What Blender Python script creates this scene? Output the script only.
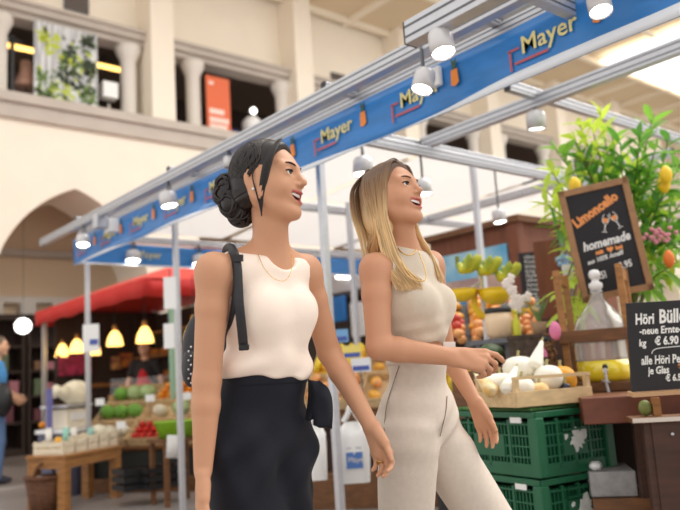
import bpy, bmesh, math, random
import numpy as np
from math import sin, cos, pi, radians, sqrt, atan2
from mathutils import Vector, Matrix, Euler, Quaternion

SC = bpy.context.scene
COL = SC.collection
for _o in list(bpy.data.objects):
    bpy.data.objects.remove(_o, do_unlink=True)

# ------------------------------------------------------------------ camera
CAM_H, FPX = 1.05, 750.0
_A, _PT, _RO = radians(40), radians(9.1), radians(3.6)
_f = Vector((sin(_A), cos(_A), 0)); _r0 = Vector((cos(_A), -sin(_A), 0)); _z = Vector((0, 0, 1))
FW = _f * cos(_PT) + _z * sin(_PT)
_u0 = _r0.cross(FW)
RT = _r0 * cos(_RO) - _u0 * sin(_RO)
UP = _u0 * cos(_RO) + _r0 * sin(_RO)
CP = Vector((0, 0, CAM_H))
camd = bpy.data.cameras.new('camera'); cam = bpy.data.objects.new('camera', camd); COL.objects.link(cam)
cam.matrix_world = Matrix(((RT.x, UP.x, -FW.x, CP.x), (RT.y, UP.y, -FW.y, CP.y), (RT.z, UP.z, -FW.z, CP.z), (0, 0, 0, 1)))
camd.sensor_width = 36.0; camd.lens = 36.0 * FPX / 680.0
camd.clip_start = 0.05; camd.clip_end = 200
camd.dof.use_dof = True; camd.dof.focus_distance = 2.2; camd.dof.aperture_fstop = 2.5
SC.camera = cam

# ------------------------------------------------------------------ world, light, exposure
SC.view_settings.view_transform = 'Standard'; SC.view_settings.look = 'None'
SC.view_settings.gamma = 1.0; SC.view_settings.use_curve_mapping = False
SC.view_settings.exposure = 0.55
world = bpy.data.worlds.new('world'); SC.world = world; world.use_nodes = True
world.node_tree.nodes['Background'].inputs[0].default_value = (1.0, 0.965, 0.915, 1)
world.node_tree.nodes['Background'].inputs[1].default_value = 0.8
sund = bpy.data.lights.new('skylight_sun', 'SUN'); sun = bpy.data.objects.new('skylight_sun', sund); COL.objects.link(sun)
sund.energy = 1.7; sund.angle = radians(50); sund.color = (1.0, 0.955, 0.89)
sun.rotation_euler = (Vector((-0.95, 0.40, -1.15))).to_track_quat('-Z', 'Y').to_euler()

wall_fill = bpy.data.lights.new('wall_fill_light', 'AREA'); wall_fill_ob = bpy.data.objects.new('wall_fill_light', wall_fill); COL.objects.link(wall_fill_ob)  # added fill lamp aimed at the gallery wall to brighten it
wall_fill.shape = 'RECTANGLE'; wall_fill.size = 16; wall_fill.size_y = 4; wall_fill.energy = 950; wall_fill.color = (1.0, 0.96, 0.90)
wall_fill_ob.location = (11, 3.5, 11.0); wall_fill_ob.rotation_euler = (Vector((0, 9.0, -6.0))).to_track_quat('-Z', 'Y').to_euler()

# ------------------------------------------------------------------ picture -> place
def ray(x, y): return RT * ((x - 340) / FPX) + UP * ((255 - y) / FPX) + FW
def P(x, y, d): return CP + ray(x, y) * d
def PX(x, y, X):
    k = ray(x, y); return CP + k * (X / k.x)
def PY(x, y, Y):
    k = ray(x, y); return CP + k * (Y / k.y)
def PZ(x, y, Z):
    k = ray(x, y); return CP + k * ((Z - CAM_H) / k.z)

# ------------------------------------------------------------------ materials
MATS = {}
def mat(name, col, rough=0.55, metal=0.0, var=0.0, scale=8.0, stretch=(1, 1, 1), bump=0.0, bscale=None,
        spec=0.5, emit=None, estr=0.0, trans=0.0, alpha=1.0, sss=0.0, col2=None, sheen=0.0, coat=0.0):
    if name in MATS: return MATS[name]
    m = bpy.data.materials.new(name); m.use_nodes = True
    nt = m.node_tree; b = nt.nodes['Principled BSDF']
    b.inputs['Base Color'].default_value = (*col, 1); b.inputs['Roughness'].default_value = rough
    b.inputs['Metallic'].default_value = metal; b.inputs['Specular IOR Level'].default_value = spec
    b.inputs['Transmission Weight'].default_value = trans; b.inputs['Alpha'].default_value = alpha
    b.inputs['Sheen Weight'].default_value = sheen; b.inputs['Coat Weight'].default_value = coat
    if sss:
        b.inputs['Subsurface Weight'].default_value = sss
        b.inputs['Subsurface Radius'].default_value = (0.012, 0.005, 0.003)
        b.inputs['Subsurface Scale'].default_value = 1.0
    if emit:
        b.inputs['Emission Color'].default_value = (*emit, 1); b.inputs['Emission Strength'].default_value = estr
    if var or bump:
        tc = nt.nodes.new('ShaderNodeTexCoord'); mp = nt.nodes.new('ShaderNodeMapping')
        mp.inputs['Scale'].default_value = stretch
        nt.links.new(tc.outputs['Object'], mp.inputs['Vector'])
    if var:
        n = nt.nodes.new('ShaderNodeTexNoise'); n.inputs['Scale'].default_value = scale; n.inputs['Detail'].default_value = 4
        r = nt.nodes.new('ShaderNodeValToRGB')
        c2 = col2 if col2 else tuple(c * (1 - var) for c in col)
        r.color_ramp.elements[0].position = 0.35; r.color_ramp.elements[1].position = 0.65
        r.color_ramp.elements[0].color = (*c2, 1); r.color_ramp.elements[1].color = (*col, 1)
        nt.links.new(mp.outputs[0], n.inputs['Vector']); nt.links.new(n.outputs['Fac'], r.inputs['Fac'])
        nt.links.new(r.outputs['Color'], b.inputs['Base Color'])
    if bump:
        n2 = nt.nodes.new('ShaderNodeTexNoise'); n2.inputs['Scale'].default_value = bscale or scale; n2.inputs['Detail'].default_value = 5
        bp = nt.nodes.new('ShaderNodeBump'); bp.inputs['Strength'].default_value = bump; bp.inputs['Distance'].default_value = 0.01
        nt.links.new(mp.outputs[0], n2.inputs['Vector']); nt.links.new(n2.outputs['Fac'], bp.inputs['Height'])
        nt.links.new(bp.outputs['Normal'], b.inputs['Normal'])
    MATS[name] = m
    return m

def srgb(r, g, b):
    f = lambda c: (c / 255 / 12.92) if c / 255 <= 0.04045 else ((c / 255 + 0.055) / 1.055) ** 2.4
    return (f(r), f(g), f(b))

# ------------------------------------------------------------------ mesh builder
class MB:
    def __init__(s): s.v = []; s.f = []; s.sm = []
    def add(s, vs, fs, smooth=False):
        o = len(s.v); s.v.extend(Vector(v) for v in vs); s.f.extend(tuple(i + o for i in f) for f in fs)
        s.sm.extend([smooth] * len(fs)); return s
    def box(s, c, size, ex=(1, 0, 0), ey=(0, 1, 0), ez=(0, 0, 1)):
        c = Vector(c); ex, ey, ez = Vector(ex), Vector(ey), Vector(ez)
        h = [d / 2 for d in size]
        vs = [c + ex * (a * h[0]) + ey * (b * h[1]) + ez * (d * h[2]) for d in (-1, 1) for b in (-1, 1) for a in (-1, 1)]
        return s.add(vs, [(0, 2, 3, 1), (4, 5, 7, 6), (0, 1, 5, 4), (2, 6, 7, 3), (0, 4, 6, 2), (1, 3, 7, 5)])
    def bb(s, x0, x1, y0, y1, z0, z1):
        return s.box(((x0 + x1) / 2, (y0 + y1) / 2, (z0 + z1) / 2), (x1 - x0, y1 - y0, z1 - z0))
    def bar(s, a, b, w, h, up=(0, 0, 1)):
        a, b = Vector(a), Vector(b); d = (b - a); L = d.length; ex = d.normalized(); u = Vector(up)
        ey = u.cross(ex)
        if ey.length < 1e-4: ey = Vector((0, 1, 0)).cross(ex)
        ey.normalize(); ez = ex.cross(ey)
        return s.box((a + b) / 2, (L, w, h), ex, ey, ez)
    def tube(s, pts, rad, n=10, caps=True, flat=1.0, up=None):
        pts = [Vector(p) for p in pts]; m = len(pts)
        rad = rad if isinstance(rad, (list, tuple)) else [rad] * m
        vs = []; fs = []; prev = None
        for i, p in enumerate(pts):
            t = (pts[min(i + 1, m - 1)] - pts[max(i - 1, 0)])
            t = t.normalized() if t.length > 1e-9 else Vector((0, 0, 1))
            if prev is None:
                a = Vector(up) if up is not None else (Vector((0, 0, 1)) if abs(t.z) < 0.9 else Vector((1, 0, 0)))
                prev = (a - t * a.dot(t)).normalized()
            else:
                q = prev - t * prev.dot(t); prev = q.normalized() if q.length > 1e-6 else prev
            b = t.cross(prev)
            for k in range(n):
                an = 2 * pi * k / n
                vs.append(p + prev * (cos(an) * rad[i] * flat) + b * (sin(an) * rad[i]))
        for i in range(m - 1):
            for k in range(n):
                k2 = (k + 1) % n
                fs.append((i * n + k, i * n + k2, (i + 1) * n + k2, (i + 1) * n + k))
        s.add(vs, fs, True)
        if caps:
            s.add(vs[:n], [tuple(range(n))[::-1]]); s.add(vs[-n:], [tuple(range(n))])
        return s
    def lathe(s, c, prof, n=20, ax=(0, 0, 1), sx=1.0, sy=1.0):
        c = Vector(c); az = Vector(ax).normalized()
        a = Vector((1, 0, 0)) if abs(az.x) < 0.9 else Vector((0, 1, 0))
        ax_ = (a - az * a.dot(az)).normalized(); ay = az.cross(ax_)
        vs = []; fs = []
        for r, z in prof:
            for k in range(n):
                an = 2 * pi * k / n
                vs.append(c + az * z + ax_ * (cos(an) * r * sx) + ay * (sin(an) * r * sy))
        for i in range(len(prof) - 1):
            for k in range(n):
                k2 = (k + 1) % n
                fs.append((i * n + k, i * n + k2, (i + 1) * n + k2, (i + 1) * n + k))
        if prof[0][0] > 1e-6: fs.append(tuple(range(n))[::-1])
        if prof[-1][0] > 1e-6: fs.append(tuple(range((len(prof) - 1) * n, len(prof) * n)))
        return s.add(vs, fs, True)
    def ball(s, c, r, n=14, m=9, R=None, fn=None):
        r = r if isinstance(r, (tuple, list)) else (r, r, r); c = Vector(c); vs = []; fs = []
        for i in range(m + 1):
            th = pi * i / m
            for k in range(n):
                ph = 2 * pi * k / n
                d = Vector((sin(th) * cos(ph), sin(th) * sin(ph), cos(th)))
                q = fn(d, th, ph) if fn else 1.0
                p = Vector((d.x * r[0], d.y * r[1], d.z * r[2])) * q
                vs.append(c + (R @ p if R else p))
        for i in range(m):
            for k in range(n):
                k2 = (k + 1) % n
                fs.append((i * n + k, (i + 1) * n + k, (i + 1) * n + k2, i * n + k2))
        return s.add(vs, fs, True)
    def prism(s, poly, ex, ey, o, depth, ez=None):
        """polygon (2-D) in the frame o,ex,ey pushed along ez by depth"""
        o, ex, ey = Vector(o), Vector(ex), Vector(ey); ez = Vector(ez) if ez else ex.cross(ey)
        n = len(poly)
        vs = [o + ex * x + ey * y for x, y in poly] + [o + ex * x + ey * y + ez * depth for x, y in poly]
        fs = [tuple(range(n))[::-1], tuple(range(n, 2 * n))] + [(i, (i + 1) % n, n + (i + 1) % n, n + i) for i in range(n)]
        return s.add(vs, fs)
    def grid(s, pts, smooth=True, thick=0.0):
        """pts[i][j] -> sheet; thick pushes a second skin along the mean normal"""
        a, b = len(pts), len(pts[0]); vs = [Vector(p) for r in pts for p in r]
        fs = [(i * b + j, i * b + j + 1, (i + 1) * b + j + 1, (i + 1) * b + j) for i in range(a - 1) for j in range(b - 1)]
        if not thick: return s.add(vs, fs, smooth)
        nrm = []
        for i in range(a):
            for j in range(b):
                du = vs[min(i + 1, a - 1) * b + j] - vs[max(i - 1, 0) * b + j]; dv = vs[i * b + min(j + 1, b - 1)] - vs[i * b + max(j - 1, 0)]
                q = du.cross(dv); nrm.append(q.normalized() if q.length > 1e-12 else Vector((0, 0, 1)))
        N = a * b
        v2 = vs + [v + n_ * thick for v, n_ in zip(vs, nrm)]
        fs2 = fs + [tuple(i + N for i in f[::-1]) for f in fs]
        rim = [(i, 0) for i in range(a)] + [(a - 1, j) for j in range(1, b)] + [(i, b - 1) for i in range(a - 2, -1, -1)] + [(0, j) for j in range(b - 2, 0, -1)]
        ids = [i * b + j for i, j in rim]
        for k in range(len(ids)):
            p, q = ids[k], ids[(k + 1) % len(ids)]
            fs2.append((p, p + N, q + N, q))
        return s.add(v2, fs2, smooth)
    def build(s, name, m, parent=None, base=None, bevel=0.0):
        me = bpy.data.meshes.new(name)
        if base is None:
            if parent is not None: base = wloc(parent)
            else:
                xs = [v.x for v in s.v]; ys = [v.y for v in s.v]; zs = [v.z for v in s.v]
                base = Vector(((min(xs) + max(xs)) / 2, (min(ys) + max(ys)) / 2, min(zs)))
        base = Vector(base)
        me.from_pydata([v - base for v in s.v], [], s.f)
        me.polygons.foreach_set('use_smooth', s.sm)
        if m: me.materials.append(m)
        me.update()
        o = bpy.data.objects.new(name, me); COL.objects.link(o)
        if parent is not None:
            o.parent = parent; o.location = base - wloc(parent)
        else: o.location = base
        bm = bmesh.new(); bm.from_mesh(me); bmesh.ops.recalc_face_normals(bm, faces=bm.faces); bm.to_mesh(me); bm.free()
        if bevel:
            md = o.modifiers.new('bevel', 'BEVEL'); md.width = bevel; md.segments = 2; md.limit_method = 'ANGLE'
        return o

def wloc(o):
    l = Vector(o.location)
    while o.parent: o = o.parent; l = l + Vector(o.location)
    return l
def tag(o, label, cat, group=None, kind=None):
    o['label'] = label; o['category'] = cat
    if group: o['group'] = group
    if kind: o['kind'] = kind
    return o
def thing(name, loc, label, cat, group=None):
    o = bpy.data.objects.new(name, None); o.empty_display_size = 0.1; COL.objects.link(o); o.location = loc
    return tag(o, label, cat, group)
def structure(o): o['kind'] = 'structure'; return o
def dup(root, loc, rot=None, label=None, group=None, scale=None):
    r = root.copy(); COL.objects.link(r); r.location = loc
    if rot is not None: r.rotation_euler = rot
    if scale is not None: r.scale = (scale,) * 3 if not isinstance(scale, tuple) else scale
    if label: r['label'] = label
    if group: r['group'] = group
    for ch in list(root.children):
        c = ch.copy(); COL.objects.link(c); c.parent = r
        for g in list(ch.children):
            d = g.copy(); COL.objects.link(d); d.parent = c
    return r
def text(name, s, m, parent, o, ex, ey, size, align='LEFT', ext=0.0015, shear=0.0, bold=0.0, sx=1.0):
    cu = bpy.data.curves.new(name, 'FONT'); cu.body = s; cu.size = size; cu.align_x = align; cu.extrude = ext
    cu.shear = shear; cu.offset = bold; cu.resolution_u = 2
    t = bpy.data.objects.new(name, cu); COL.objects.link(t)
    dg = bpy.context.evaluated_depsgraph_get()
    me = bpy.data.meshes.new_from_object(t.evaluated_get(dg))
    bpy.data.objects.remove(t); bpy.data.curves.remove(cu)
    ex, ey = Vector(ex).normalized(), Vector(ey).normalized(); ez = ex.cross(ey)
    base = wloc(parent); O = Vector(o) - base
    for v in me.vertices:
        p = v.co.copy(); v.co = O + ex * (p.x * sx) + ey * p.y + ez * p.z
    me.materials.clear(); me.materials.append(m)
    ob = bpy.data.objects.new(name, me); COL.objects.link(ob); ob.parent = parent
    return ob
def spline(pts, n=8):
    pts = [Vector(p) for p in pts]; out = []
    for i in range(len(pts) - 1):
        p0, p1, p2, p3 = pts[max(i - 1, 0)], pts[i], pts[i + 1], pts[min(i + 2, len(pts) - 1)]
        for k in range(n):
            t = k / n
            out.append(0.5 * ((2 * p1) + (p2 - p0) * t + (2 * p0 - 5 * p1 + 4 * p2 - p3) * t * t + (3 * p1 - p0 - 3 * p2 + p3) * t ** 3))
    out.append(pts[-1]); return out

# palette
CREAM = mat('cream_plaster', srgb(246, 236, 220), 0.85, var=0.03, scale=1.5, bump=0.05, bscale=20)
PALE = mat('pale_plaster', srgb(250, 240, 222), 0.85, var=0.03, scale=1.2)
STONE = mat('grey_stone', srgb(196, 186, 176), 0.8, var=0.08, scale=3)
STONEW = mat('white_stone', srgb(226, 220, 212), 0.7)
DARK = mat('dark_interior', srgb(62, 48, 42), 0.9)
ALU = mat('brushed_aluminium', srgb(205, 206, 212), 0.38, 0.55, var=0.06, scale=30)
ALUD = mat('aluminium_groove', srgb(105, 106, 112), 0.5, 0.4)
BLACKP = mat('black_plastic', srgb(30, 30, 33), 0.45)
WHITEP = mat('white_plastic', srgb(240, 240, 240), 0.4)
WOODO = mat('oak_wood', srgb(176, 122, 68), 0.6, var=0.35, scale=6, stretch=(1, 1, 6), bump=0.1)
WOODB = mat('brown_wood', srgb(122, 80, 46), 0.6, var=0.35, scale=5, stretch=(2, 2, 8), bump=0.1)
WOODD = mat('dark_brown_wood', srgb(74, 44, 32), 0.6, var=0.35, scale=5, stretch=(1, 1, 8), bump=0.1)
WOODR = mat('reddish_wood', srgb(132, 72, 42), 0.5, var=0.25, scale=3, stretch=(6, 6, 0.7))
WOODP = mat('pale_poplar_wood', srgb(222, 192, 146), 0.7, var=0.2, scale=7, stretch=(1, 6, 6), bump=0.08)
RED = mat('red_canvas', srgb(205, 40, 36), 0.7)
BLUEB = mat('blue_vinyl', srgb(46, 130, 208), 0.3, var=.18, scale=3, stretch=(1, 1.5, 6), bump=.15, bscale=9)
LAMPY = mat('lit_lamp_glass', srgb(255, 200, 110), 0.4, emit=srgb(255, 205, 110), estr=2.2)
LAMPW = mat('lit_white_lamp', srgb(255, 250, 240), 0.4, emit=(1, 0.96, 0.88), estr=9.0)
LAMPG = mat('lit_white_globe', srgb(255, 250, 240), 0.4, emit=(1, 0.97, 0.92), estr=3.0)
CHALK = mat('chalkboard_black', srgb(44, 42, 46), 0.8, var=0.15, scale=12)
CHALKW = mat('white_chalk', srgb(238, 238, 235), 0.9)
CHALKO = mat('orange_chalk', srgb(244, 160, 96), 0.9)
# ================================================================== SETTING
FLOORM = mat('grey_concrete_floor', srgb(150, 142, 138), 0.45, var=0.12, scale=1.3, bump=0.03, bscale=30)
structure(MB().bb(-4, 34, -4, 20, -0.1, 0).build('floor', FLOORM))
for i, y in enumerate((9.4,)):
    structure(MB().bb(-2, 3.6, y, y + 0.05, 0, 0.004).build('trim_1', mat('floor_line', srgb(205, 200, 195), 0.6)))

# lower wall with pointed arches (front Y=12.4, 0.35 thick)
YW, YB = 12.4, 14.6
def arch_pts(xc, w, zs, rise, n=14):
    r = (w * w + rise * rise) / (2 * w); a = []
    for k in range(n + 1):
        x = -w + w * k / n; a.append((xc + x, zs + sqrt(max(r * r - (x - (r - w)) ** 2, 0))))
    return a + [(2 * xc - x, z) for x, z in a[-2::-1]]
lw = MB()
ZL = 5.80
bays = [(1.3 + 3.3 * i) for i in range(0, 8)]
edges = [b - 1.65 for b in bays] + [bays[-1] + 1.65]
for i, xc in enumerate(bays):
    x0, x1 = edges[i], edges[i + 1]
    ap = arch_pts(xc, 1.36, 2.55, 1.93)
    lw.bb(x0, xc - 1.36, YW, YW + 1.3, 0, 2.55); lw.bb(xc + 1.36, x1, YW, YW + 1.3, 0, 2.55)
    lw.bb(x0, xc - 1.36, YW, YW + 1.3, 2.55, ZL); lw.bb(xc + 1.36, x1, YW, YW + 1.3, 2.55, ZL)
    for k in range(len(ap) - 1):
        (xa, za), (xb, zb) = ap[k], ap[k + 1]
        lw.prism([(xa, za), (xb, zb), (xb, ZL), (xa, ZL)], (1, 0, 0), (0, 0, 1), (0, YW, 0), 1.3, (0, 1, 0))
structure(lw.build('wall_back', CREAM))
# recess behind the arches
TANW = mat('tan_plaster', srgb(232, 208, 178), 0.85, var=0.03, scale=1)
structure(MB().bb(-1, 27, YB + 0.3, YB + 0.5, 0, 5.6).build('wall_recess', TANW))
structure(MB().bb(-1, 27, YB + 0.1, YB + 0.3, 3.68, 3.80).build('trim_2', STONE))
dn = MB(); dn.bb(-1, 27, YB + 0.12, YB + 0.3, 2.78, 2.90)
for k in range(46): dn.bb(-1 + k * 0.6, -0.72 + k * 0.6, YB + 0.1, YB + 0.3, 2.55, 2.78)
structure(dn.build('trim_3', STONEW))
structure(MB().bb(-1, 27, 12.3, YB + 0.5, 5.55, 5.8).build('floor_gallery', STONE))
# ledge, gallery, pilasters, cornices, upper wall
structure(MB().bb(-1, 27, 12.22, 13.1, 5.80, 5.96).build('trim_4', STONE))
pil = MB()
PXS = [2.97, 6.3, 9.73, 13.0, 16.3, 19.6, 22.9]
for x in PXS: pil.bb(x - 0.24, x + 0.24, 12.4, 13.1, 5.96, 9.6)
structure(pil.build('trim_5', CREAM))
structure(MB().bb(-1, 27, 13.0, 13.3, 7.78, 9.6).build('wall_upper', CREAM))
co = MB()
for a, b in zip([-0.6] + PXS, PXS + [26]):
    a2, b2 = a + 0.26, b - 0.26
    co.bb(a2, b2, 12.72, 13.1, 7.52, 7.62); co.bb(a2 - 0.02, b2 + 0.02, 12.62, 13.1, 7.62, 7.74); co.bb(a2 - 0.02, b2 + 0.02, 12.56, 13.1, 7.74, 7.80)
structure(co.build('trim_6', STONE))
cl = MB()
for x in (3.45, 5.80, 7.18, 9.39, 10.6, 12.55, 13.75, 15.85, 17.0, 19.1, 20.4, 22.4):
    if True:
        c = (x, 12.86, 5.96)
        cl.lathe(c, [(0.20, 0), (0.20, 0.08), (0.15, 0.12), (0.15, 1.25), (0.17, 1.30), (0.24, 1.46), (0.24, 1.56)], 14)
structure(cl.build('trim_7', STONEW))
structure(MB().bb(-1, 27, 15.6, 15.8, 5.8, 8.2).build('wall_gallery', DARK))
structure(MB().bb(-1, 27, 13.3, 15.8, 7.9, 8.0).build('ceiling_gallery', mat('gallery_ceiling', srgb(110, 95, 85), 0.9)))
# hall ceiling with ribs
cm = MB().bb(2, 34, 6.0, 20, 9.6, 9.8)
structure(cm.build('ceiling', mat('tan_ceiling', srgb(226, 208, 178), 0.9)))
rb = MB()
for k in range(16): rb.bb(8 + 1.7 * k, 8.12 + 1.7 * k, 6.0, 20, 9.48, 9.6)
for k in range(7): rb.bb(2, 34, 7 + 1.9 * k, 7.1 + 1.9 * k, 9.46, 9.6)
structure(rb.build('trim_8', PALE))
structure(MB().bb(33.5, 34, -4, 20, 0, 9.6).build('wall_right', CREAM))
# skylight strip
structure(MB().bb(19, 33, 6.2, 10.6, 9.40, 9.44).build('window_1', mat('skylight_glass', (1, 1, 1), 0.5, emit=(1, 0.97, 0.92), estr=1.3)))
# wall vents
for i, (x, z) in enumerate(((4.85, 8.25), (11.2, 8.0), (17.1, 7.95))):
    t = thing('wall_vent', (x, 12.98, z - 0.15), ['small dark vent high on the cream wall above the plant print', 'small dark vent high on the wall right of the orange hanging banner', 'small dark vent on the far wall below the long blue banner'][i], 'vent')
    MB().bb(x - 0.23, x + 0.23, 12.95, 13.0, z - 0.2, z + 0.2).build('frame', ALUD, t)
    g = MB()
    for k in range(6): g.box((x, 12.945, z - 0.15 + k * 0.06), (0.40, 0.02, 0.035), (1, 0, 0), (0, 0.8, 0.6), (0, -0.6, 0.8))
    g.build('louvre', mat('vent_dark', srgb(110, 96, 84), 0.7), t)

# ---- things on the gallery
def plant_print():
    t = thing('hanging_print', (4.68, 12.62, 6.15), 'tall hanging print of green leaves on grey wood between gallery pillars', 'banner')
    m = bpy.data.materials.new('leaf_print'); m.use_nodes = True; nt = m.node_tree; b = nt.nodes['Principled BSDF']; b.inputs['Roughness'].default_value = 0.6
    tc = nt.nodes.new('ShaderNodeTexCoord'); mp = nt.nodes.new('ShaderNodeMapping'); mp.inputs['Scale'].default_value = (9, 1, 0.8)
    n = nt.nodes.new('ShaderNodeTexNoise'); n.inputs['Scale'].default_value = 2.0; n.inputs['Detail'].default_value = 5
    r = nt.nodes.new('ShaderNodeValToRGB'); r.color_ramp.elements[0].color = (*srgb(150, 150, 156), 1); r.color_ramp.elements[1].color = (*srgb(222, 224, 226), 1)
    r.color_ramp.elements[0].position = 0.35; r.color_ramp.elements[1].position = 0.62
    nt.links.new(tc.outputs['Object'], mp.inputs[0]); nt.links.new(mp.outputs[0], n.inputs['Vector']); nt.links.new(n.outputs['Fac'], r.inputs[0]); nt.links.new(r.outputs[0], b.inputs['Base Color'])
    MB().bb(4.12, 5.24, 12.60, 12.63, 6.15, 7.62).build('cloth', m, t)
    rg = random.Random(4)
    greens = [mat('print_lime', srgb(186, 200, 60), 0.7), mat('print_green', srgb(92, 120, 50), 0.7), mat('print_dark', srgb(50, 62, 44), 0.7)]
    mbs = [MB(), MB(), MB()]
    cl = [(4.35, 7.3, .18, 0), (4.62, 7.15, .28, 0), (4.95, 7.2, .26, 2), (4.65, 6.75, .25, 2), (4.95, 6.6, .26, 2), (4.3, 6.55, .22, 1), (4.6, 6.4, .28, 0), (5.1, 6.4, .2, 1), (4.75, 6.95, .2, 1), (5.1, 6.95, .15, 2), (4.25, 6.3, .14, 1), (5.08, 7.45, .12, 2)]
    for x, z, R, k in cl:
        for j in range(26):
            a = rg.uniform(0, 2 * pi); rr = R * sqrt(rg.random()); l = rg.uniform(.05, .11); w = l * 0.35; b_ = a + rg.uniform(-.6, .6)
            cx, cz = x + rr * cos(a), z + rr * sin(a)
            cx = min(max(cx, 4.2), 5.16); cz = min(max(cz, 6.22), 7.55)
            kk = k if rg.random() < .7 else rg.randrange(3)
            d = (cos(b_), sin(b_)); q = (-d[1], d[0])
            mbs[kk].prism([(cx - d[0] * l, cz - d[1] * l), (cx + q[0] * w, cz + q[1] * w), (cx + d[0] * l, cz + d[1] * l), (cx - q[0] * w, cz - q[1] * w)], (1, 0, 0), (0, 0, 1), (0, 12.6 - 0.0005 * (j % 5) - 0.0022 * kk, 0), 0.002, (0, -1, 0))
    for k in range(3): mbs[k].build(['lime_leaves', 'green_leaves', 'dark_leaves'][k], greens[k], t)
    t.location = Vector(t.location) + Vector((-.15, 0, -.13))
plant_print()
ob = thing('hanging_banner', (7.88, 12.62, 6.15), 'orange fabric banner with white lettering hanging in the gallery', 'banner')
MB().bb(7.6, 8.14, 12.60, 12.63, 6.12, 7.36).build('cloth', mat('orange_fabric', srgb(226, 112, 74), 0.7), ob)
lt = MB()
for k, (z, w) in enumerate(((6.56, .34), (6.38, .44), (6.24, .40))):
    for j in range(5): lt.bb(7.66 + j * w / 5, 7.66 + j * w / 5 + w / 6.5, 12.59, 12.60, z, z + 0.11)
lt.build('lettering', mat('print_white', srgb(250, 235, 225), 0.7), ob)
MB().bb(7.66, 7.76, 12.59, 12.60, 7.18, 7.24).build('logo', mat('print_white', srgb(250, 235, 225), 0.7), ob)
ob.location = Vector(ob.location) + Vector((-.26, 0, -.15))
for i, (x0, x1, lab) in enumerate(((3.3, 4.4, 'glowing yellow strip light in the gallery left of the plant print'), (5.15, 6.0, 'glowing yellow strip light in the gallery right of the plant print'))):
    t = thing('strip_light', ((x0 + x1) / 2, 14.2, 7.4), lab, 'light', 'strip lights in the gallery')
    MB().bb(x0 + .3, x1 + .3, 14.15, 14.25, 7.62, 7.68).build('tube', LAMPY, t); MB().bb(x0 + .3, x1 + .3, 14.1, 14.3, 7.68, 7.74).build('housing', BLACKP, t); MB().bb((x0 + x1) / 2 + .29, (x0 + x1) / 2 + .31, 14.19, 14.21, 7.74, 7.9).build('hanger', BLACKP, t)
def gal_lamp(x, y, lab, shade, name='table_lamp'):
    t = thing(name, (x, y, 5.96), lab, 'lamp')
    MB().lathe((x, y, 5.96), [(.10, 0), (.10, .02), (.02, .04), (.02, .3)], 12).build('base', STONEW, t)
    shade(t, x, y)
gal_lamp(5.36, 12.75, 'white box shaded lamp on the gallery ledge beside the plant print', lambda t, x, y: MB().bb(x - .14, x + .14, y - .1, y + .1, 6.36, 6.66).build('lamp_shade', WHITEP, t))
gal_lamp(8.6, 12.9, 'round white lit lamp on the gallery ledge right of the orange banner', lambda t, x, y: (MB().lathe((x, y, 6.2), [(.12, 0), (.22, .1), (.22, .3), (.12, .42)], 16).build('lamp_shade', WHITEP, t), MB().ball((x + .05, y, 6.78), .07).build('bulb', LAMPG, t)))
t = thing('floor_lamp', (4.02, 13.2, 5.8), 'copper pink floor lamp standing in the gallery left of the plant print', 'lamp')
MB().lathe((4.02, 13.2, 5.8), [(.14, 0), (.14, .03), (.015, .05), (.015, .95)], 12).build('pole', BLACKP, t)
MB().lathe((4.02, 13.2, 6.45), [(.22, 0), (.20, .1), (.12, .3), (.10, .5)], 16).build('lamp_shade', mat('pink_copper', srgb(206, 160, 140), 0.4, 0.3), t)
t = thing('display_stand', (3.73, 13.0, 5.8), 'thin black metal stand in the gallery at the left edge', 'stand')
MB().bb(3.7, 3.76, 13.0, 13.06, 5.8, 7.3).build('upright', BLACKP, t); MB().bb(3.6, 3.9, 13.0, 13.06, 7.2, 7.24).build('crossbar', BLACKP, t)
t = thing('armchair', (8.2, 13.0, 5.96), 'dark blue chair standing on the gallery beside the orange banner', 'chair')
MB().bb(7.9, 8.3, 12.9, 13.3, 6.0, 6.3).build('seat', mat('navy_fabric', srgb(50, 48, 92), 0.8), t, bevel=.03)
MB().bb(7.9, 8.3, 13.25, 13.35, 6.2, 6.75).build('backrest', mat('navy_fabric', srgb(50, 48, 92), 0.8), t, bevel=.03)

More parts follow.
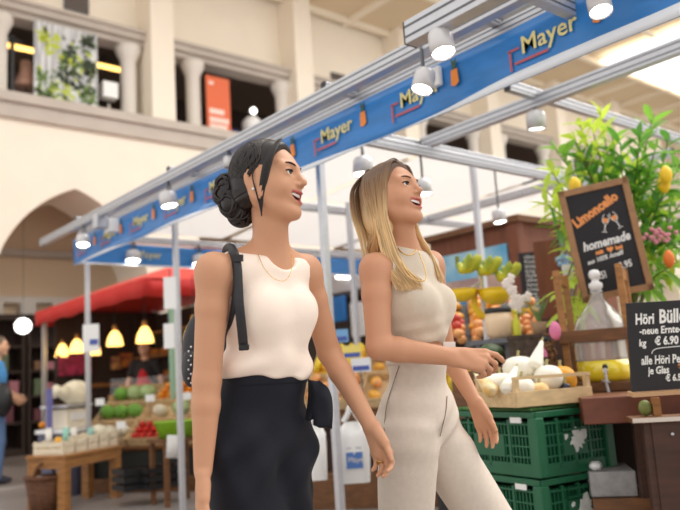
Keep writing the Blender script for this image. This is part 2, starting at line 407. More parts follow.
# ---- dark shop under the arches and globe lamp
g = thing('globe_lamp', P(23, 326, 12), 'glowing white globe lamp hanging under the arch at far left', 'lamp')
q = P(23, 326, 12)
MB().ball(q, .125, 20, 12).build('globe', LAMPG, g); MB().tube([q + Vector((0, 0, .12)), q + Vector((0, 0, 2.35))], .003, 6).build('cord', BLACKP, g)
SHX = [(2.9, 4.3), (4.35, 5.75), (5.8, 7.2)]
shc = [mat('goods_plum', srgb(110, 60, 70), .6), mat('goods_cream', srgb(196, 176, 150), .6), mat('goods_brown', srgb(120, 86, 60), .6), mat('goods_rose', srgb(170, 110, 120), .6), mat('goods_green', srgb(96, 110, 80), .6)]
shl = ['left of the globe lamp', 'right of the globe lamp', 'behind the red awning']
rg = random.Random(8)
for i, (x0, x1) in enumerate(SHX):
    t = thing('shop_shelf', ((x0 + x1) / 2, 14.2, 0), 'tall dark shop shelving under the arch ' + shl[i], 'shelf')
    b = MB(); b.bb(x0, x1, 14.55, 14.6, 0, 2.5); b.bb(x0, x0 + .05, 14.1, 14.6, 0, 2.5); b.bb(x1 - .05, x1, 14.1, 14.6, 0, 2.5); b.bb(x0, x1, 14.1, 14.6, 2.4, 2.5); b.bb(x0, x1, 14.08, 14.6, 0, .12)
    b.build('carcass', DARK, t)
    for z in (.55, 1.0, 1.45, 1.9): MB().bb(x0 + .05, x1 - .05, 14.12, 14.55, z, z + .04).build('shelf_board', DARK, t)
    for z in (.59, 1.04, 1.49):
        x = x0 + .12; k0 = 0; pr = []
        while x < x1 - .25:
            w = rg.uniform(.12, .2); h = rg.uniform(.14, .32); mi = rg.randrange(5); m = shc[mi]; wd_ = ('plum', 'cream', 'brown', 'rose', 'dull green')[mi] + ' goods box, ' + {.59: 'second', 1.04: 'third', 1.49: 'fourth'}[z] + ' board of the dark shelving ' + shl[i]
            o = MB().bb(x, x + w, 14.14, 14.4, z, z + h).build('box', m, bevel=.008)
            tag(o, wd_, 'box', wd_.replace('goods box,', 'goods boxes on'))
            x += w + rg.uniform(.02, .09)
# ================================================================== STALL FRAME AND LONG BANNER
st = thing('stall_frame', (4.2, 5.0, 0), 'silver aluminium market stall frame with white canopy panels above the women', 'stall frame')
def profile(a, b, w=.05, h=.085, name='rail', m=None):
    """slotted aluminium extrusion between a and b"""
    a, b = Vector(a), Vector(b); d = (b - a).normalized(); s = Vector((0, 0, 1)).cross(d).normalized(); u = d.cross(s)
    o = MB().bar(a, b, w, h).build(name, m or ALU, st, bevel=.004)
    g = MB()
    for sd in (-1, 1):
        for k in (-.22, .22):
            off = s * (sd * (w / 2 + .0005)) + u * (h * k); g.bar(a + off, b + off, .003, h * .09)
    g.build('groove', ALUD, o)
    for q, sg in ((a, -1), (b, 1)): MB().bar(q, q + d * sg * .006, w * .98, h * .98).build('end_cap', BLACKP, o)
    return o
def post(x, y, z1, w=.045):
    o = MB().bb(x - w / 2, x + w / 2, y - w / 2, y + w / 2, 0, z1).build('post', ALU, st, bevel=.004)
    MB().bb(x - .07, x + .07, y - .07, y + .07, 0, .012).build('foot_plate', ALUD, o)
# long rails along Y
profile((2.56, 0.2, 2.60), (2.56, 7.85, 2.60), .06, .075)
profile((2.80, -0.4, 2.72), (2.80, 7.45, 2.72), .05, .10)
profile((2.80, -0.4, 2.62), (2.80, 7.45, 2.62), .05, .06)
profile((2.16, -0.6, 2.43), (2.16, 2.03, 2.43), .07, .10)
profile((4.2, 0.2, 2.80), (4.2, 3.9, 2.80), .06, .09)
profile((6.2, 2.9, 2.75), (6.2, 7.4, 2.75), .05, .08)
# cross beams along X
for y, z, x0, x1 in ((7.45, 2.62, 2.8, 7.2), (5.77, 2.72, 2.8, 7.2), (3.95, 2.80, 3.1, 7.2), (3.72, 2.66, 3.1, 7.2), (2.84, 2.85, 3.9, 7.2), (1.62, 2.52, 2.16, 2.8)):
    profile((x0, y, z), (x1, y, z), .05, .075, 'crossbeam')
for y in (6.9, 5.0, 3.1, 2.05): profile((2.56, y, 2.66), (2.80, y, 2.66), .04, .05, 'crossbeam')
for x, y, z in ((3.05, 7.9, 2.65), (3.05, 5.86, 2.7), (2.95, 3.66, 2.7), (4.65, 5.37, 2.7), (4.83, 3.95, 2.77), (7.1, 7.4, 2.75), (7.1, 3.9, 2.75)):
    post(x, y, z)
profile((2.8, 7.45, 2.62), (3.05, 7.9, 2.62), .04, .06)
CAN = bpy.data.materials.new('white_canopy'); CAN.use_nodes = True
nt = CAN.node_tree; nt.nodes.remove(nt.nodes['Principled BSDF'])
d1 = nt.nodes.new('ShaderNodeBsdfDiffuse'); d1.inputs[0].default_value = (.9, .9, .9, 1); d2 = nt.nodes.new('ShaderNodeBsdfTranslucent'); d2.inputs[0].default_value = (.93, .92, .92, 1)
mx = nt.nodes.new('ShaderNodeMixShader'); mx.inputs[0].default_value = .65
nt.links.new(d1.outputs[0], mx.inputs[1]); nt.links.new(d2.outputs[0], mx.inputs[2]); nt.links.new(mx.outputs[0], nt.nodes['Material Output'].inputs[0])
for y0, y1, z0, z1 in ((4.0, 5.72, 2.86, 2.80), (5.82, 7.4, 2.80, 2.70)):
    for x0, x1 in ((3.1, 4.45), (4.55, 6.15), (6.25, 7.2)):
        MB().grid([[(x0, y0, z0), (x1, y0, z0)], [(x0, y1, z1), (x1, y1, z1)]], False, .006).build('canopy_panel', CAN, st)

YEL = mat('yellow_print', srgb(236, 222, 150), .5); REDP = mat('red_print', srgb(190, 90, 96), .5); ORP = mat('orange_print', srgb(240, 140, 50), .5); GRP = mat('dark_green_print', srgb(60, 90, 70), .5)
WHP = mat('white_print', srgb(235, 240, 248), .4)
def wavy(f, n, m, a0, a1, z0, z1, amp, seed):
    out = []
    for i in range(n + 1):
        a = a0 + (a1 - a0) * i / n; row = []
        for j in range(m + 1):
            z = z0 + (z1 - z0) * j / m
            w = amp * (sin(a * 5.1 + seed + z * 6) * .6 + sin(a * 11.3 + seed * 2 + z * 13) * .4)
            row.append(f(a, z, w))
        out.append(row)
    return out
bn = thing('long_banner', (2.75, 3.3, 2.28), 'long blue vinyl banner with yellow lettering along the stall front', 'banner')
MB().grid(wavy(lambda a, z, w: (2.72 + w, a, z), 120, 6, -.4, 7.4, 2.30, 2.56, .006, 1), True, .003).build('vinyl', BLUEB, bn)
# white swooshes printed along the lower edge (a printed stripe, wide at the near end)
sw = []
for i in range(121):
    a = -.4 + 7.8 * i / 120; t_ = 2.315 + max(0, .11 * (2.4 - a) / 2.7) + .012 * sin(a * 4)
    w0 = .006 * (sin(a * 5.1 + 1 + 2.3 * 6) * .6 + sin(a * 11.3 + 2 + 2.3 * 13) * .4)
    w1 = .006 * (sin(a * 5.1 + 1 + t_ * 6) * .6 + sin(a * 11.3 + 2 + t_ * 13) * .4)
    sw.append([(2.7155 + w0, a, 2.300), (2.7155 + w1, a, t_)])
MB().grid(sw, True, .001).build('white_stripe', WHP, bn)
for y in (1.72, 2.50, 3.18, 3.85, 4.50, 5.15, 5.80, 6.45, 7.05):
    text('lettering', 'Mayer', YEL, bn, (2.708, y + .16, 2.415), (0, -1, .02), (0, 0, 1), .115, 'LEFT', .001, 0, .0012)
    b = MB(); b.bb(2.7075, 2.709, y + .17, y + .23, 2.445, 2.455); b.bb(2.7075, 2.709, y + .215, y + .226, 2.355, 2.45); b.bb(2.7075, 2.709, y + .02, y + .2, 2.378, 2.390)
    b.build('red_mark', REDP, bn)
    c = MB(); c.prism([(y - .20, 2.415), (y - .225, 2.405), (y - .25, 2.42), (y - .245, 2.49), (y - .205, 2.49)], (0, 1, 0), (0, 0, 1), (2.7085, 0, 0), .001, (-1, 0, 0))
    cc = c.build('carrot_mark', ORP, bn)
    MB().prism([(y - .215, 2.49), (y - .235, 2.49), (y - .245, 2.545), (y - .225, 2.53), (y - .21, 2.55)], (0, 1, 0), (0, 0, 1), (2.7084, 0, 0), .001, (-1, 0, 0)).build('leaf_mark', GRP, cc)
be = thing('end_banner', (5.0, 7.42, 2.3), 'blue vinyl banner across the far end of the stall frame', 'banner')
MB().grid(wavy(lambda a, z, w: (a, 7.42 + w, z), 80, 6, 2.76, 7.1, 2.33, 2.56, .006, 4), True, .003).build('vinyl', BLUEB, be)
for x in (3.4, 4.15, 4.9):
    text('lettering', 'Mayer', YEL, be, (x, 7.40, 2.42), (1, 0, 0), (0, 0, 1), .11, 'LEFT', .001)
    MB().bb(x - .08, x - .02, 7.399, 7.401, 2.38, 2.48).build('red_mark', REDP, be)
MB().grid([[(2.76 + .1 * i, 7.412, 2.325), (2.76 + .1 * i, 7.412, 2.345)] for i in range(44)], True, .001).build('white_stripe', WHP, be)

# ---- spotlights clamped to the frame
LENS = LAMPW
def spot(name, c, aim, L, r, label, hang, lit=True):
    c = Vector(c); aim = Vector(aim).normalized()
    t = thing(name, c, label, 'spotlight', 'spotlights on the stall frame')
    MB().lathe(c - aim * L * .5, [(r * .55, 0), (r * .9, L * .12), (r, L * .3), (r, L), (r * .93, L), (r * .9, L * .9)], 20, aim).build('can', mat('white_metal', srgb(214, 212, 214), .35, .3), t)
    MB().lathe(c - aim * L * .5, [(r * .9, L * .92), (r * .6, L * .95), (0.0, L * .96)], 20, aim).build('lens', LENS if lit else ALUD, t)
    h = Vector(hang)
    mid = c + (h - c) * .5 + Vector((.04, .03, .02))
    MB().tube(spline([c - aim * L * .3, mid, h], 6), .005, 6).build('cable', BLACKP, t)
    MB().bar(c, h, .012, .012).build('bracket', ALUD, t)
    return t
def hung(kind, px, py, plane, zr, aim, L, r, label, lit=True):
    c = PX(px, py, plane) if kind == 'X' else PY(px, py, plane)
    return spot('spotlight', c, aim, L, r, label, (c.x, c.y, zr), lit)
hung('X', 441, 42, 2.16, 2.385, (-.1, -.25, -1), .115, .05, 'large silver spotlight hanging from the end of the near rail')
hung('X', 424, 80, 2.53, 2.575, (-.35, .05, -1), .115, .052, 'silver spotlight with glowing face over the blue banner lettering')
hung('X', 599, 3, 2.53, 2.575, (-.2, -.2, -1), .09, .045, 'white spotlight at the top edge over the blue banner')
hung('Y', 536, 120, 2.84, 2.82, (.1, .1, -1), .13, .065, 'bright white spotlight hanging from the crossbeam above the foliage')
hung('Y', 363, 166, 3.72, 2.63, (-.1, 0, -1), .13, .07, 'spotlight hanging above the blonde hair of the right woman')
hung('X', 168, 199, 2.54, 2.57, (.1, -.2, -1), .12, .065, 'spotlight on the rail above the stall post at left')
hung('Y', 133, 256, 7.38, 2.60, (-.1, -.2, -1), .12, .08, 'spotlight in front of the end banner left of the stall post')
hung('Y', 199, 260, 7.38, 2.60, (-.1, -.2, -1), .12, .08, 'spotlight in front of the end banner right of the stall post')
hung('X', 83, 240, 2.54, 2.57, (-.1, -.3, -1), .11, .06, 'spotlight at the far end tip of the long rail')
hung('Y', 423, 187, 3.72, 2.63, (0, -.1, -1), .12, .06, 'spotlight under the canopy just right of the laughing blonde woman')
hung('Y', 499, 216, 3.95, 2.77, (0, -.1, -1), .12, .06, 'spotlight under the canopy in front of the brown kiosk')
hung('X', 228, 162, 2.54, 2.57, (0, -.1, -1), .08, .03, 'small black clip light on the rail behind the dark hair bun', False)
# small boxes on rails
for i, (px, py, d, lab) in enumerate(((112, 226, 6.9, 'small white junction box on the blue banner near its far end'), (100, 222, 7.1, 'small grey junction box on the far tip of the rail'), (434, 78, 2.82, 'white square box fixed on the blue banner beside the spotlight'))):
    q = PX(px, py, (2.67, 2.56, 2.70)[i]); o = MB().box(q, (.1, .1, .12) if i < 2 else (.03, .09, .10)).build('junction_box', WHITEP if i != 1 else ALU, bevel=.006); tag(o, lab, 'electrical box')
# tube lights far inside
for i, (px, py) in enumerate(((348, 264), (347, 277))):
    q = PX(px, py, 7.27); t = thing('tube_light', q, ['upper', 'lower'][i] + ' of two white tube lights seen between the two women', 'light', 'tube lights between the women')
    MB().bar(q - Vector((.2, 0, 0)), q + Vector((.2, 0, 0)), .05, .06).build('tube', LAMPG, t); MB().bar(q - Vector((.2, 0, -.05)), q + Vector((.2, 0, .05)), .06, .03).build('housing', WHITEP, t)

# ---- another stall far behind, seen between and beside the women
bk_ = thing('back_stall', (8.2, 10.0, 0), 'dark market stall with grey roof far behind between the women', 'stall')
MB().bb(7.9, 8.0, 7.6, 11.4, 0, 2.3).build('back_wall', mat('stall_dark', srgb(84, 74, 70), .8), bk_)
MB().bb(7.3, 8.1, 7.5, 11.5, 2.3, 2.8).build('roof_fascia', mat('grey_fascia', srgb(176, 174, 176), .6), bk_)
MB().bb(7.35, 7.9, 7.6, 11.4, 0, .9).build('counter', mat('stall_counter', srgb(120, 100, 84), .7), bk_)
MB().box((7.28, 8.9, 2.05), (.03, .55, .38)).build('blue_sign', BLUEB, bk_)
MB().box((7.28, 8.35, 1.85), (.03, .3, .5)).build('white_sign', WHITEP, bk_)
rg = random.Random(17); cs = [srgb(200, 90, 120), srgb(120, 160, 90), srgb(230, 200, 90), srgb(120, 160, 210), srgb(220, 210, 200), srgb(170, 90, 60)]
cn_ = ['pink', 'green', 'yellow', 'light blue', 'cream', 'brown']
for k in range(14):
    y = 7.8 + k * .25; h = rg.uniform(.15, .35); ci = rg.randrange(6)
    o = MB().bb(7.45, 7.65, y - .09, y + .09, .9, .9 + h).build('goods_box', mat('goods_%d' % ci, cs[ci], .6), bevel=.01); tag(o, '%s goods box on the counter of the dark stall far behind' % cn_[ci], 'box', '%s boxes on the far stall counter' % cn_[ci])
# ================================================================== RED AWNING STALL
aw = thing('market_awning', (4.6, 9.8, 0), 'red canvas market awning with warm lamps beneath it', 'awning')
ay0, ay1, ax0, ax1 = 7.75, 11.5, 3.65, 5.6
RED_LIT = mat('red_canvas_lit', srgb(214, 70, 62), 0.55)  # canvas red lightened: highlights from the lights are put into the slope colour
r1, r2 = (4.6, 8.6, 2.62), (4.6, 10.7, 2.62)
c00, c01, c10, c11 = (ax0, ay0, 2.26), (ax0, ay1, 2.26), (ax1, ay0, 2.26), (ax1, ay1, 2.26)
MB().add([c00, c01, c10, c11, r1, r2], [(0, 1, 5, 4), (2, 4, 5, 3), (0, 4, 2), (1, 3, 5)]).build('canopy', RED_LIT, aw)
def valance(a, b, name='valance'):
    a, b = Vector(a), Vector(b); n = int((b - a).length / .1); d = (b - a) / n; s = Vector((0, 0, 1)).cross(d).normalized()
    MB().grid([[a + d * i + s * (.012 * sin(i * 1.1)), a + d * i - Vector((0, 0, .20 + .012 * sin(i * .9)))] for i in range(n + 1)], True, .004).build(name, RED, aw)
valance(c00, c01); valance(c00, c10); valance(c01, c11)
for x, y in ((ax0 + .36, ay0 + .1), (ax0 + .1, ay1 - .1), (ax1 - .1, ay0 + .1), (ax1 - .1, ay1 - .1)):
    MB().bb(x - .03, x + .03, y - .03, y + .03, 0, 2.28).build('post', mat('pale_green_post', srgb(150, 190, 165), .5) if y < 9 and x < 5 else ALU, aw)
MB().bar((4.6, 8.6, 2.58), (4.6, 10.7, 2.58), .05, .05).build('ridge_pole', ALU, aw)
MB().bar((4.0, ay0 + .1, 2.24), (4.0, ay1 - .1, 2.24), .04, .04).build('lamp_rail', ALU, aw)
def pendant(c, label):
    t = thing('pendant_lamp', c, label, 'lamp', 'glowing pendant lamps under the red awning')
    c = Vector(c)
    MB().lathe(c, [(.105, 0), (.10, .05), (.085, .11), (.055, .17), (.03, .20)], 18).build('lamp_shade', LAMPY, t)
    MB().lathe(c, [(.032, .20), (.03, .26), (.01, .28)], 12).build('lamp_cap', mat('brass', srgb(200, 150, 80), .4, .6), t)
    MB().tube([c + Vector((0, 0, .27)), (c.x, c.y, 2.24)], .006, 6).build('cord', BLACKP, t)
for (px, py, X), lab in zip(((62, 357, 4.0), (77, 353, 4.02), (93, 355, 4.0), (115, 346, 4.0), (145, 343, 4.0), (194, 341, 4.0)),
        ('leftmost glowing yellow pendant lamp under the red awning', 'second from left glowing yellow pendant lamp under the red awning', 'glowing yellow pendant lamp half hidden behind the white price card',
         'glowing yellow pendant lamp just right of the white price card', 'glowing yellow pendant lamp above the red apron vendor', 'glowing yellow pendant lamp just left of the dark haired woman arm')):
    pendant(PX(px, py, X), lab)
# shop back shelf and counter beneath the awning
bs = thing('bread_shelf', (5.4, 9.6, 0), 'dark bread shelf with warm lit boards under the red awning', 'shelf')
b = MB(); b.bb(5.45, 5.5, 7.9, 11.3, 0, 2.2); b.bb(5.1, 5.5, 7.9, 7.95, 0, 2.2); b.bb(5.1, 5.5, 11.25, 11.3, 0, 2.2); b.build('carcass', DARK, bs)
for z in (.8, 1.15, 1.5, 1.85): MB().bb(5.1, 5.45, 7.95, 11.25, z, z + .03).build('shelf_board', WOODO, bs)
BREAD = mat('crusty_bread', srgb(206, 130, 56), .7, var=.35, scale=14)
rg = random.Random(21)
pb = MB().ball((0, 0, .055), (.10, .16, .06), 12, 8).build('bread_loaf', BREAD)
first = True
for zi, z in enumerate((.83, 1.18, 1.53)):
    y = 8.15
    while y < 11.1:
        loc = (5.27, y, z - .004); lab = 'golden bread loaf on the %s board of the dark bread shelf' % ('lower', 'middle', 'upper')[zi]
        if first: pb.location = loc; o = pb; first = False
        else: o = dup(pb, loc, (0, 0, rg.uniform(-.3, .3)))
        tag(o, lab, 'bread', 'bread loaves on the %s shelf board' % ('lower', 'middle', 'upper')[zi]); y += rg.uniform(.34, .42)
ct = thing('shop_counter', (4.4, 8.35, 0), 'long dark shop counter with glass screen under the red awning', 'counter')
kx_, ky_ = Vector((0.62, -0.785, 0)), Vector((0.785, 0.62, 0)); kc_ = Vector((3.0, 8.1, 0)) + kx_ * .45 + ky_ * 1.42
MB().box(kc_ + Vector((0, 0, .47)), (1.5, .34, .94), kx_, ky_).build('counter_body', WOODD, ct); MB().box(kc_ + Vector((0, 0, .96)), (1.54, .38, .04), kx_, ky_).build('counter_top', WOODO, ct)
GLASS = mat('clear_glass', (1, 1, 1), .02, trans=1.0)
MB().box(kc_ - ky_ * .16 + Vector((0, 0, 1.08)), (1.5, .008, .2), kx_, ky_).build('glass_screen', GLASS, ct)
bd = thing('backdrop_panel', (4.7, 11.45, 0), 'dark backdrop panel closing the far side of the red awning stall', 'panel')
MB().bb(3.9, 5.6, 11.36, 11.42, 0, 2.25).build('panel', DARK, bd); MB().bb(3.9, 5.6, 11.33, 11.36, 1.1, 1.16).build('rail', WOODO, bd); MB().bb(3.9, 5.6, 11.33, 11.36, 0, .1).build('skirting', WOODD, bd)
# pictures above back shelf
for i, (px, py, w, h, c) in enumerate(((75, 365, .5, .3, srgb(200, 60, 110)), (126, 360, .22, .22, srgb(235, 150, 70)), (116, 363, .16, .2, srgb(240, 190, 120)))):
    q = PY(px, py, 11.30); t = thing('wall_picture', q, ['pink and orange poster on the dark shelf left of the price card', 'round orange picture beside the red apron vendor', 'small pale picture left of the red apron vendor'][i], 'picture')
    MB().box(q, (w, .02, h)).build('print', mat('picture_%d' % i, c, .6, var=.5, scale=9, col2=srgb(120, 40, 60)), t)
    MB().box(q + Vector((0, .016, 0)), (w + .04, .02, h + .04)).build('frame', BLACKP, t)

# ================================================================== PRODUCE
PROT = {}
def proto(kind):
    if kind in PROT: return PROT[kind]
    rg = random.Random(len(PROT) + 3)
    spec = {
        'tomato': ((.034, .034, .029), srgb(212, 44, 34), 'tomato'), 'orange': ((.038, .038, .037), srgb(245, 150, 30), 'orange'),
        'apple': ((.037, .037, .035), srgb(206, 66, 50), 'apple'), 'lemon': ((.030, .030, .042), srgb(250, 214, 50), 'lemon'),
        'mango': ((.038, .055, .036), srgb(246, 180, 60), 'mango'), 'peach': ((.036, .036, .034), srgb(248, 176, 110), 'peach'),
        'lettuce': ((.085, .085, .07), srgb(120, 176, 70), 'lettuce'), 'cabbage': ((.09, .09, .08), srgb(176, 200, 140), 'cabbage'),
        'cauliflower': ((.08, .08, .065), srgb(240, 232, 208), 'cauliflower'), 'pepper': ((.036, .036, .048), srgb(240, 180, 40), 'pepper'),
        'onion': ((.036, .036, .034), srgb(214, 168, 110), 'onion'), 'potato': ((.035, .05, .03), srgb(206, 172, 124), 'potato'),
        'garlic': ((.028, .028, .026), srgb(244, 236, 224), 'garlic'), 'plum': ((.026, .032, .026), srgb(110, 40, 70), 'plum'),
        'packet': None}[kind]
    (r, col, nm) = spec
    ph = [rg.uniform(0, 6) for _ in range(4)]
    if kind in ('lettuce', 'cabbage', 'cauliflower'):
        fn = lambda d, th, p: 1 + .09 * sin(5 * p + ph[0] + 3 * th) + .07 * sin(9 * th + ph[1] + 2 * p) - .1 * (cos(th) > .9)
    elif kind == 'pepper': fn = lambda d, th, p: (1 + .12 * cos(4 * p)) * (1 - .18 * (cos(th) > .85))
    elif kind == 'lemon': fn = lambda d, th, p: 1 + .18 * abs(cos(th)) ** 10
    elif kind == 'garlic': fn = lambda d, th, p: (1 + .06 * cos(7 * p)) * (1 + .5 * max(cos(th), 0) ** 12)
    elif kind in ('potato', 'mango'): fn = lambda d, th, p: 1 + .05 * sin(3 * p + ph[0]) + .05 * sin(2 * th + ph[1])
    else: fn = lambda d, th, p: 1 - .22 * max(cos(th), 0) ** 14
    o = MB().ball((0, 0, 0), r, 14 if r[0] > .05 else 10, 9 if r[0] > .05 else 7, fn=fn).build(nm, mat(nm + '_skin', col, .38 if nm not in ('lettuce', 'cabbage', 'cauliflower', 'bread') else .7, var=.22, scale=18), base=(0, 0, 0))
    PROT[kind] = [o, False, r]
    return PROT[kind]
def put(kind, loc, rot, label, group=None, s=1.0):
    p = proto(kind)
    if not p[1]: o = p[0]; p[1] = True; o.location = loc; o.rotation_euler = rot; o.scale = (s,) * 3
    else: o = dup(p[0], loc, rot, scale=s)
    tag(o, label, p[0].name.split('.')[0])
    if group: o['group'] = group
    elif 'group' in o.keys(): del o['group']
    return o
RG = random.Random(77)
def fill(kinds, o, ex, ey, ez, w, d, label, group, layers=1, s=1.0, pack=1.75):
    """heap produce in a tray whose floor corner is o, spanning w along ex and d along ey"""
    o, ex, ey, ez = Vector(o), Vector(ex), Vector(ey), Vector(ez)
    for L in range(layers):
        k0 = kinds[0]; r = max(proto(k0)[2][:2]) * s; st_ = r * pack
        nx = max(1, int((w - .2 * r) / st_) - L); ny = max(1, int((d - .2 * r) / st_) - L)
        for i in range(nx):
            for j in range(ny):
                k = RG.choice(kinds)
                u = (i + .5 + (L % 2) * .0) * (w - 0) / nx + RG.uniform(-.1, .1) * r; v = (j + .5) * d / ny + RG.uniform(-.1, .1) * r
                z = proto(k)[2][2] * s * (1 + 1.45 * L) + RG.uniform(0, .1) * r
                put(k, o + ex * u + ey * v + ez * z, (RG.uniform(-.5, .5), RG.uniform(-.5, .5), RG.uniform(0, 6)), label.replace('*', k), group.replace('*', k), s * RG.uniform(.92, 1.05))
def slat_crate(name, o, ex, ey, ez, w, d, h, m, label, cat='crate', slats=2, board=True):
    o, ex, ey, ez = Vector(o), Vector(ex), Vector(ey), Vector(ez); c = o + ex * w / 2 + ey * d / 2
    t = thing(name, c, label, cat)
    th = .009
    MB().box(c + ez * th / 2, (w, d, th), ex, ey, ez).build('base_board', m, t)
    sh = h / slats * .8
    for k in range(slats):
        z = th + h * (k + .5) / slats
        for q, L, a in ((o + ex * w / 2 + ey * th / 2, w, 0), (o + ex * w / 2 + ey * (d - th / 2), w, 0), (o + ey * d / 2 + ex * th / 2, d, 1), (o + ey * d / 2 + ex * (w - th / 2), d, 1)):
            MB().box(q + ez * z, (L if a == 0 else th, L if a == 1 else th, sh), ex, ey, ez).build('slat', m, t)
    for q in (o + ex * .015 + ey * .015, o + ex * (w - .015) + ey * .015, o + ex * .015 + ey * (d - .015), o + ex * (w - .015) + ey * (d - .015)):
        MB().box(q + ez * (h / 2 + .008), (.022, .022, h + .012), ex, ey, ez).build('corner_post', m, t)
    return t

# -- sloping vegetable stand in front of the red awning (left half of the picture)
vs_ = thing('vegetable_stand', (3.75, 7.75, 0), 'sloping vegetable stand with stepped trays left of the dark haired woman', 'stand')
vex, vey = Vector((0.62, -0.785, 0)), Vector((0.785, 0.62, 0))
vo = Vector((3.0, 8.1, 0))
tilt = Vector((vey.x * .86, vey.y * .86, .5)).normalized(); tn = vex.cross(tilt).normalized()
if tn.z < 0: tn = -tn
MB().box(vo + vex * .85 + vey * .5 + Vector((0, 0, .2)), (1.7, 1.0, .4), vex, vey).build('stand_base', mat('dark_green_black', srgb(38, 40, 36), .8), vs_)
for i in range(4):
    u = .08 + i * .5; MB().bar(vo + vex * u + vey * .05, vo + vex * u + vey * .05 + Vector((0, 0, .45)), .05, .05).build('leg', WOODB, vs_)
MB().box(vo + vex * .85 + tilt * .55 + Vector((0, 0, .44)), (1.74, 1.16, .03), vex, tilt, tn).build('sloping_board', WOODB, vs_)
rows = [[('cauliflower', 'garlic'), ('tomato',), ('peach', 'potato')], [('lettuce',), ('cabbage', 'cauliflower'), ('peach',)], [('lettuce', 'cabbage'), ('orange',), ('lettuce',)]]
rn = ('front', 'middle', 'back'); cn = ('left', 'centre', 'right')
for r_ in range(3):
    for c_ in range(3):
        bo = vo + vex * (.02 + c_ * .575) + tilt * (.0 + r_ * .375) + Vector((0, 0, .456)) + tn * .0
        slat_crate('vegetable_crate', bo, vex, tilt, tn, .55, .355, .085, WOODP, 'pale wooden crate in the %s row, %s, of the sloping vegetable stand' % (rn[r_], cn[c_]))
        ks = rows[r_][c_]
        fill(ks, bo + vex * .02 + tilt * .02 + tn * .01, vex, tilt, tn, .51, .31, '* in the %s row %s crate of the sloping vegetable stand' % (rn[r_], cn[c_]), '* heap in the %s %s stand crate' % (rn[r_], cn[c_]), 2 if ks[0] in ('tomato', 'orange', 'peach') else 1, pack=1.9)
# price cards on canes
for i, (px, py, d) in enumerate(((100, 402, 7.7), (150, 398, 7.8), (187, 396, 7.5), (121, 425, 7.4))):
    q = P(px, py, d); t = thing('price_card', q, ['white price card above the left vegetables', 'white price card above the green vegetables', 'white price card beside the woman elbow at the stand', 'tiny price card low in the front vegetable row'][i], 'price card')
    MB().box(q, (.10, .006, .07), vex, vey).build('card', WHITEP, t); MB().tube([q - Vector((0, 0, .03)), q - Vector((0, 0, .2))], .004, 6).build('cane', ALUD, t)
# hanging white price signs on posts
def hang_sign(px, py, d, w, h, label, patch=True, name='price_sign'):
    q = P(px, py, d); ex = RT.copy(); ex.z = 0; ex.normalize(); ez = Vector((0, 0, 1)); ey = ez.cross(ex)
    t = thing(name, q, label, 'sign')
    MB().box(q, (w, .008, h), ex, ey, ez).build('panel', WHITEP, t, bevel=.003)
    if patch:
        MB().box(q - ey * .006 + ex * w * .18 - ez * h * .15, (w * .5, .003, h * .2), ex, ey, ez).build('blue_logo', mat('blue_print', srgb(70, 90, 170), .5), t)
    MB().tube([q + ez * h * .5, q + ez * (h * .5 + .06)], .006, 6).build('hook', ALUD, t)
hang_sign(91, 338, 7.3, .16, .27, 'white plastic sign with blue patch hanging on the far left post')
hang_sign(170, 293, 6.0, .10, .26, 'upper blank white sign hanging beside the stall post at left', False)
hang_sign(169, 336, 6.0, .085, .20, 'lower blank white sign hanging beside the stall post at left', False)
# green tub and white paper
t = thing('green_tub', P(176, 436, 6.9), 'bright lime green plastic tub below the vegetables left of the woman', 'tub')
q = P(176, 437, 6.9)
MB().lathe(q, [(.15, 0), (.19, .13), (.20, .14), (.19, .145), (.14, .02), (0, .015)], 20).build('tub_body', mat('lime_plastic', srgb(150, 206, 50), .35, trans=.2), t)
MB().lathe(q, [(.195, .135), (.207, .14), (.207, .15), (.195, .15)], 20).build('rim', mat('lime_plastic', srgb(150, 206, 50), .35, trans=.2), t)
t = thing('tub_stool', (q.x, q.y, 0), 'brown wooden box stool carrying the lime green tub', 'stool')
MB().box((q.x, q.y, q.z - .02), (.42, .36, .03)).build('seat', WOODB, t)
for sx in (-1, 1):
    for sy in (-1, 1): MB().bb(q.x + sx * .17 - .02, q.x + sx * .17 + .02, q.y + sy * .14 - .02, q.y + sy * .14 + .02, 0, q.z - .035).build('leg', WOODB, t)
q = P(174, 446, 6.5)
o = MB().grid([[q + RT * (.075 * (i - 1)) + Vector((0, 0, .10 * (j - 1))) + _f * (.012 * (i - 1) ** 2 - .05 * j) + RT * (.02 * j) for j in range(3)] for i in range(3)], True, .003).build('paper_sheet', mat('white_paper', srgb(246, 246, 244), .7)); tag(o, 'crumpled white paper sheet hanging in front of the lime tub', 'paper')
# low plinth and black crates in front of stand
o = MB().box(P(152, 476, 7.7) - Vector((0, 0, .02)), (.12, 1.5, .14), (.8, .6, 0), (-.6, .8, 0)).build('wooden_plinth', WOODB, bevel=.01); o.location.z = 0; tag(o, 'low brown wooden plinth on the floor in front of the vegetable stand', 'plinth')
for i, (px, py) in enumerate(((138, 458), (160, 456))):
    q = P(px, py, 7.0); q.z = .14
    t = thing('black_crate', (q.x, q.y, .14), ['left of two black plastic crates under the vegetables', 'right of two black plastic crates under the vegetables'][i], 'crate')
    for z in (.16, .23, .30):
        for dx, dy, w, d in ((0, -.13, .4, .012), (0, .13, .4, .012), (-.19, 0, .012, .26), (.19, 0, .012, .26)):
            MB().box((q.x + dx, q.y + dy, z), (w, d, .05)).build('wall_band', BLACKP, t)
    MB().box((q.x, q.y, .147), (.39, .27, .014)).build('base', BLACKP, t)

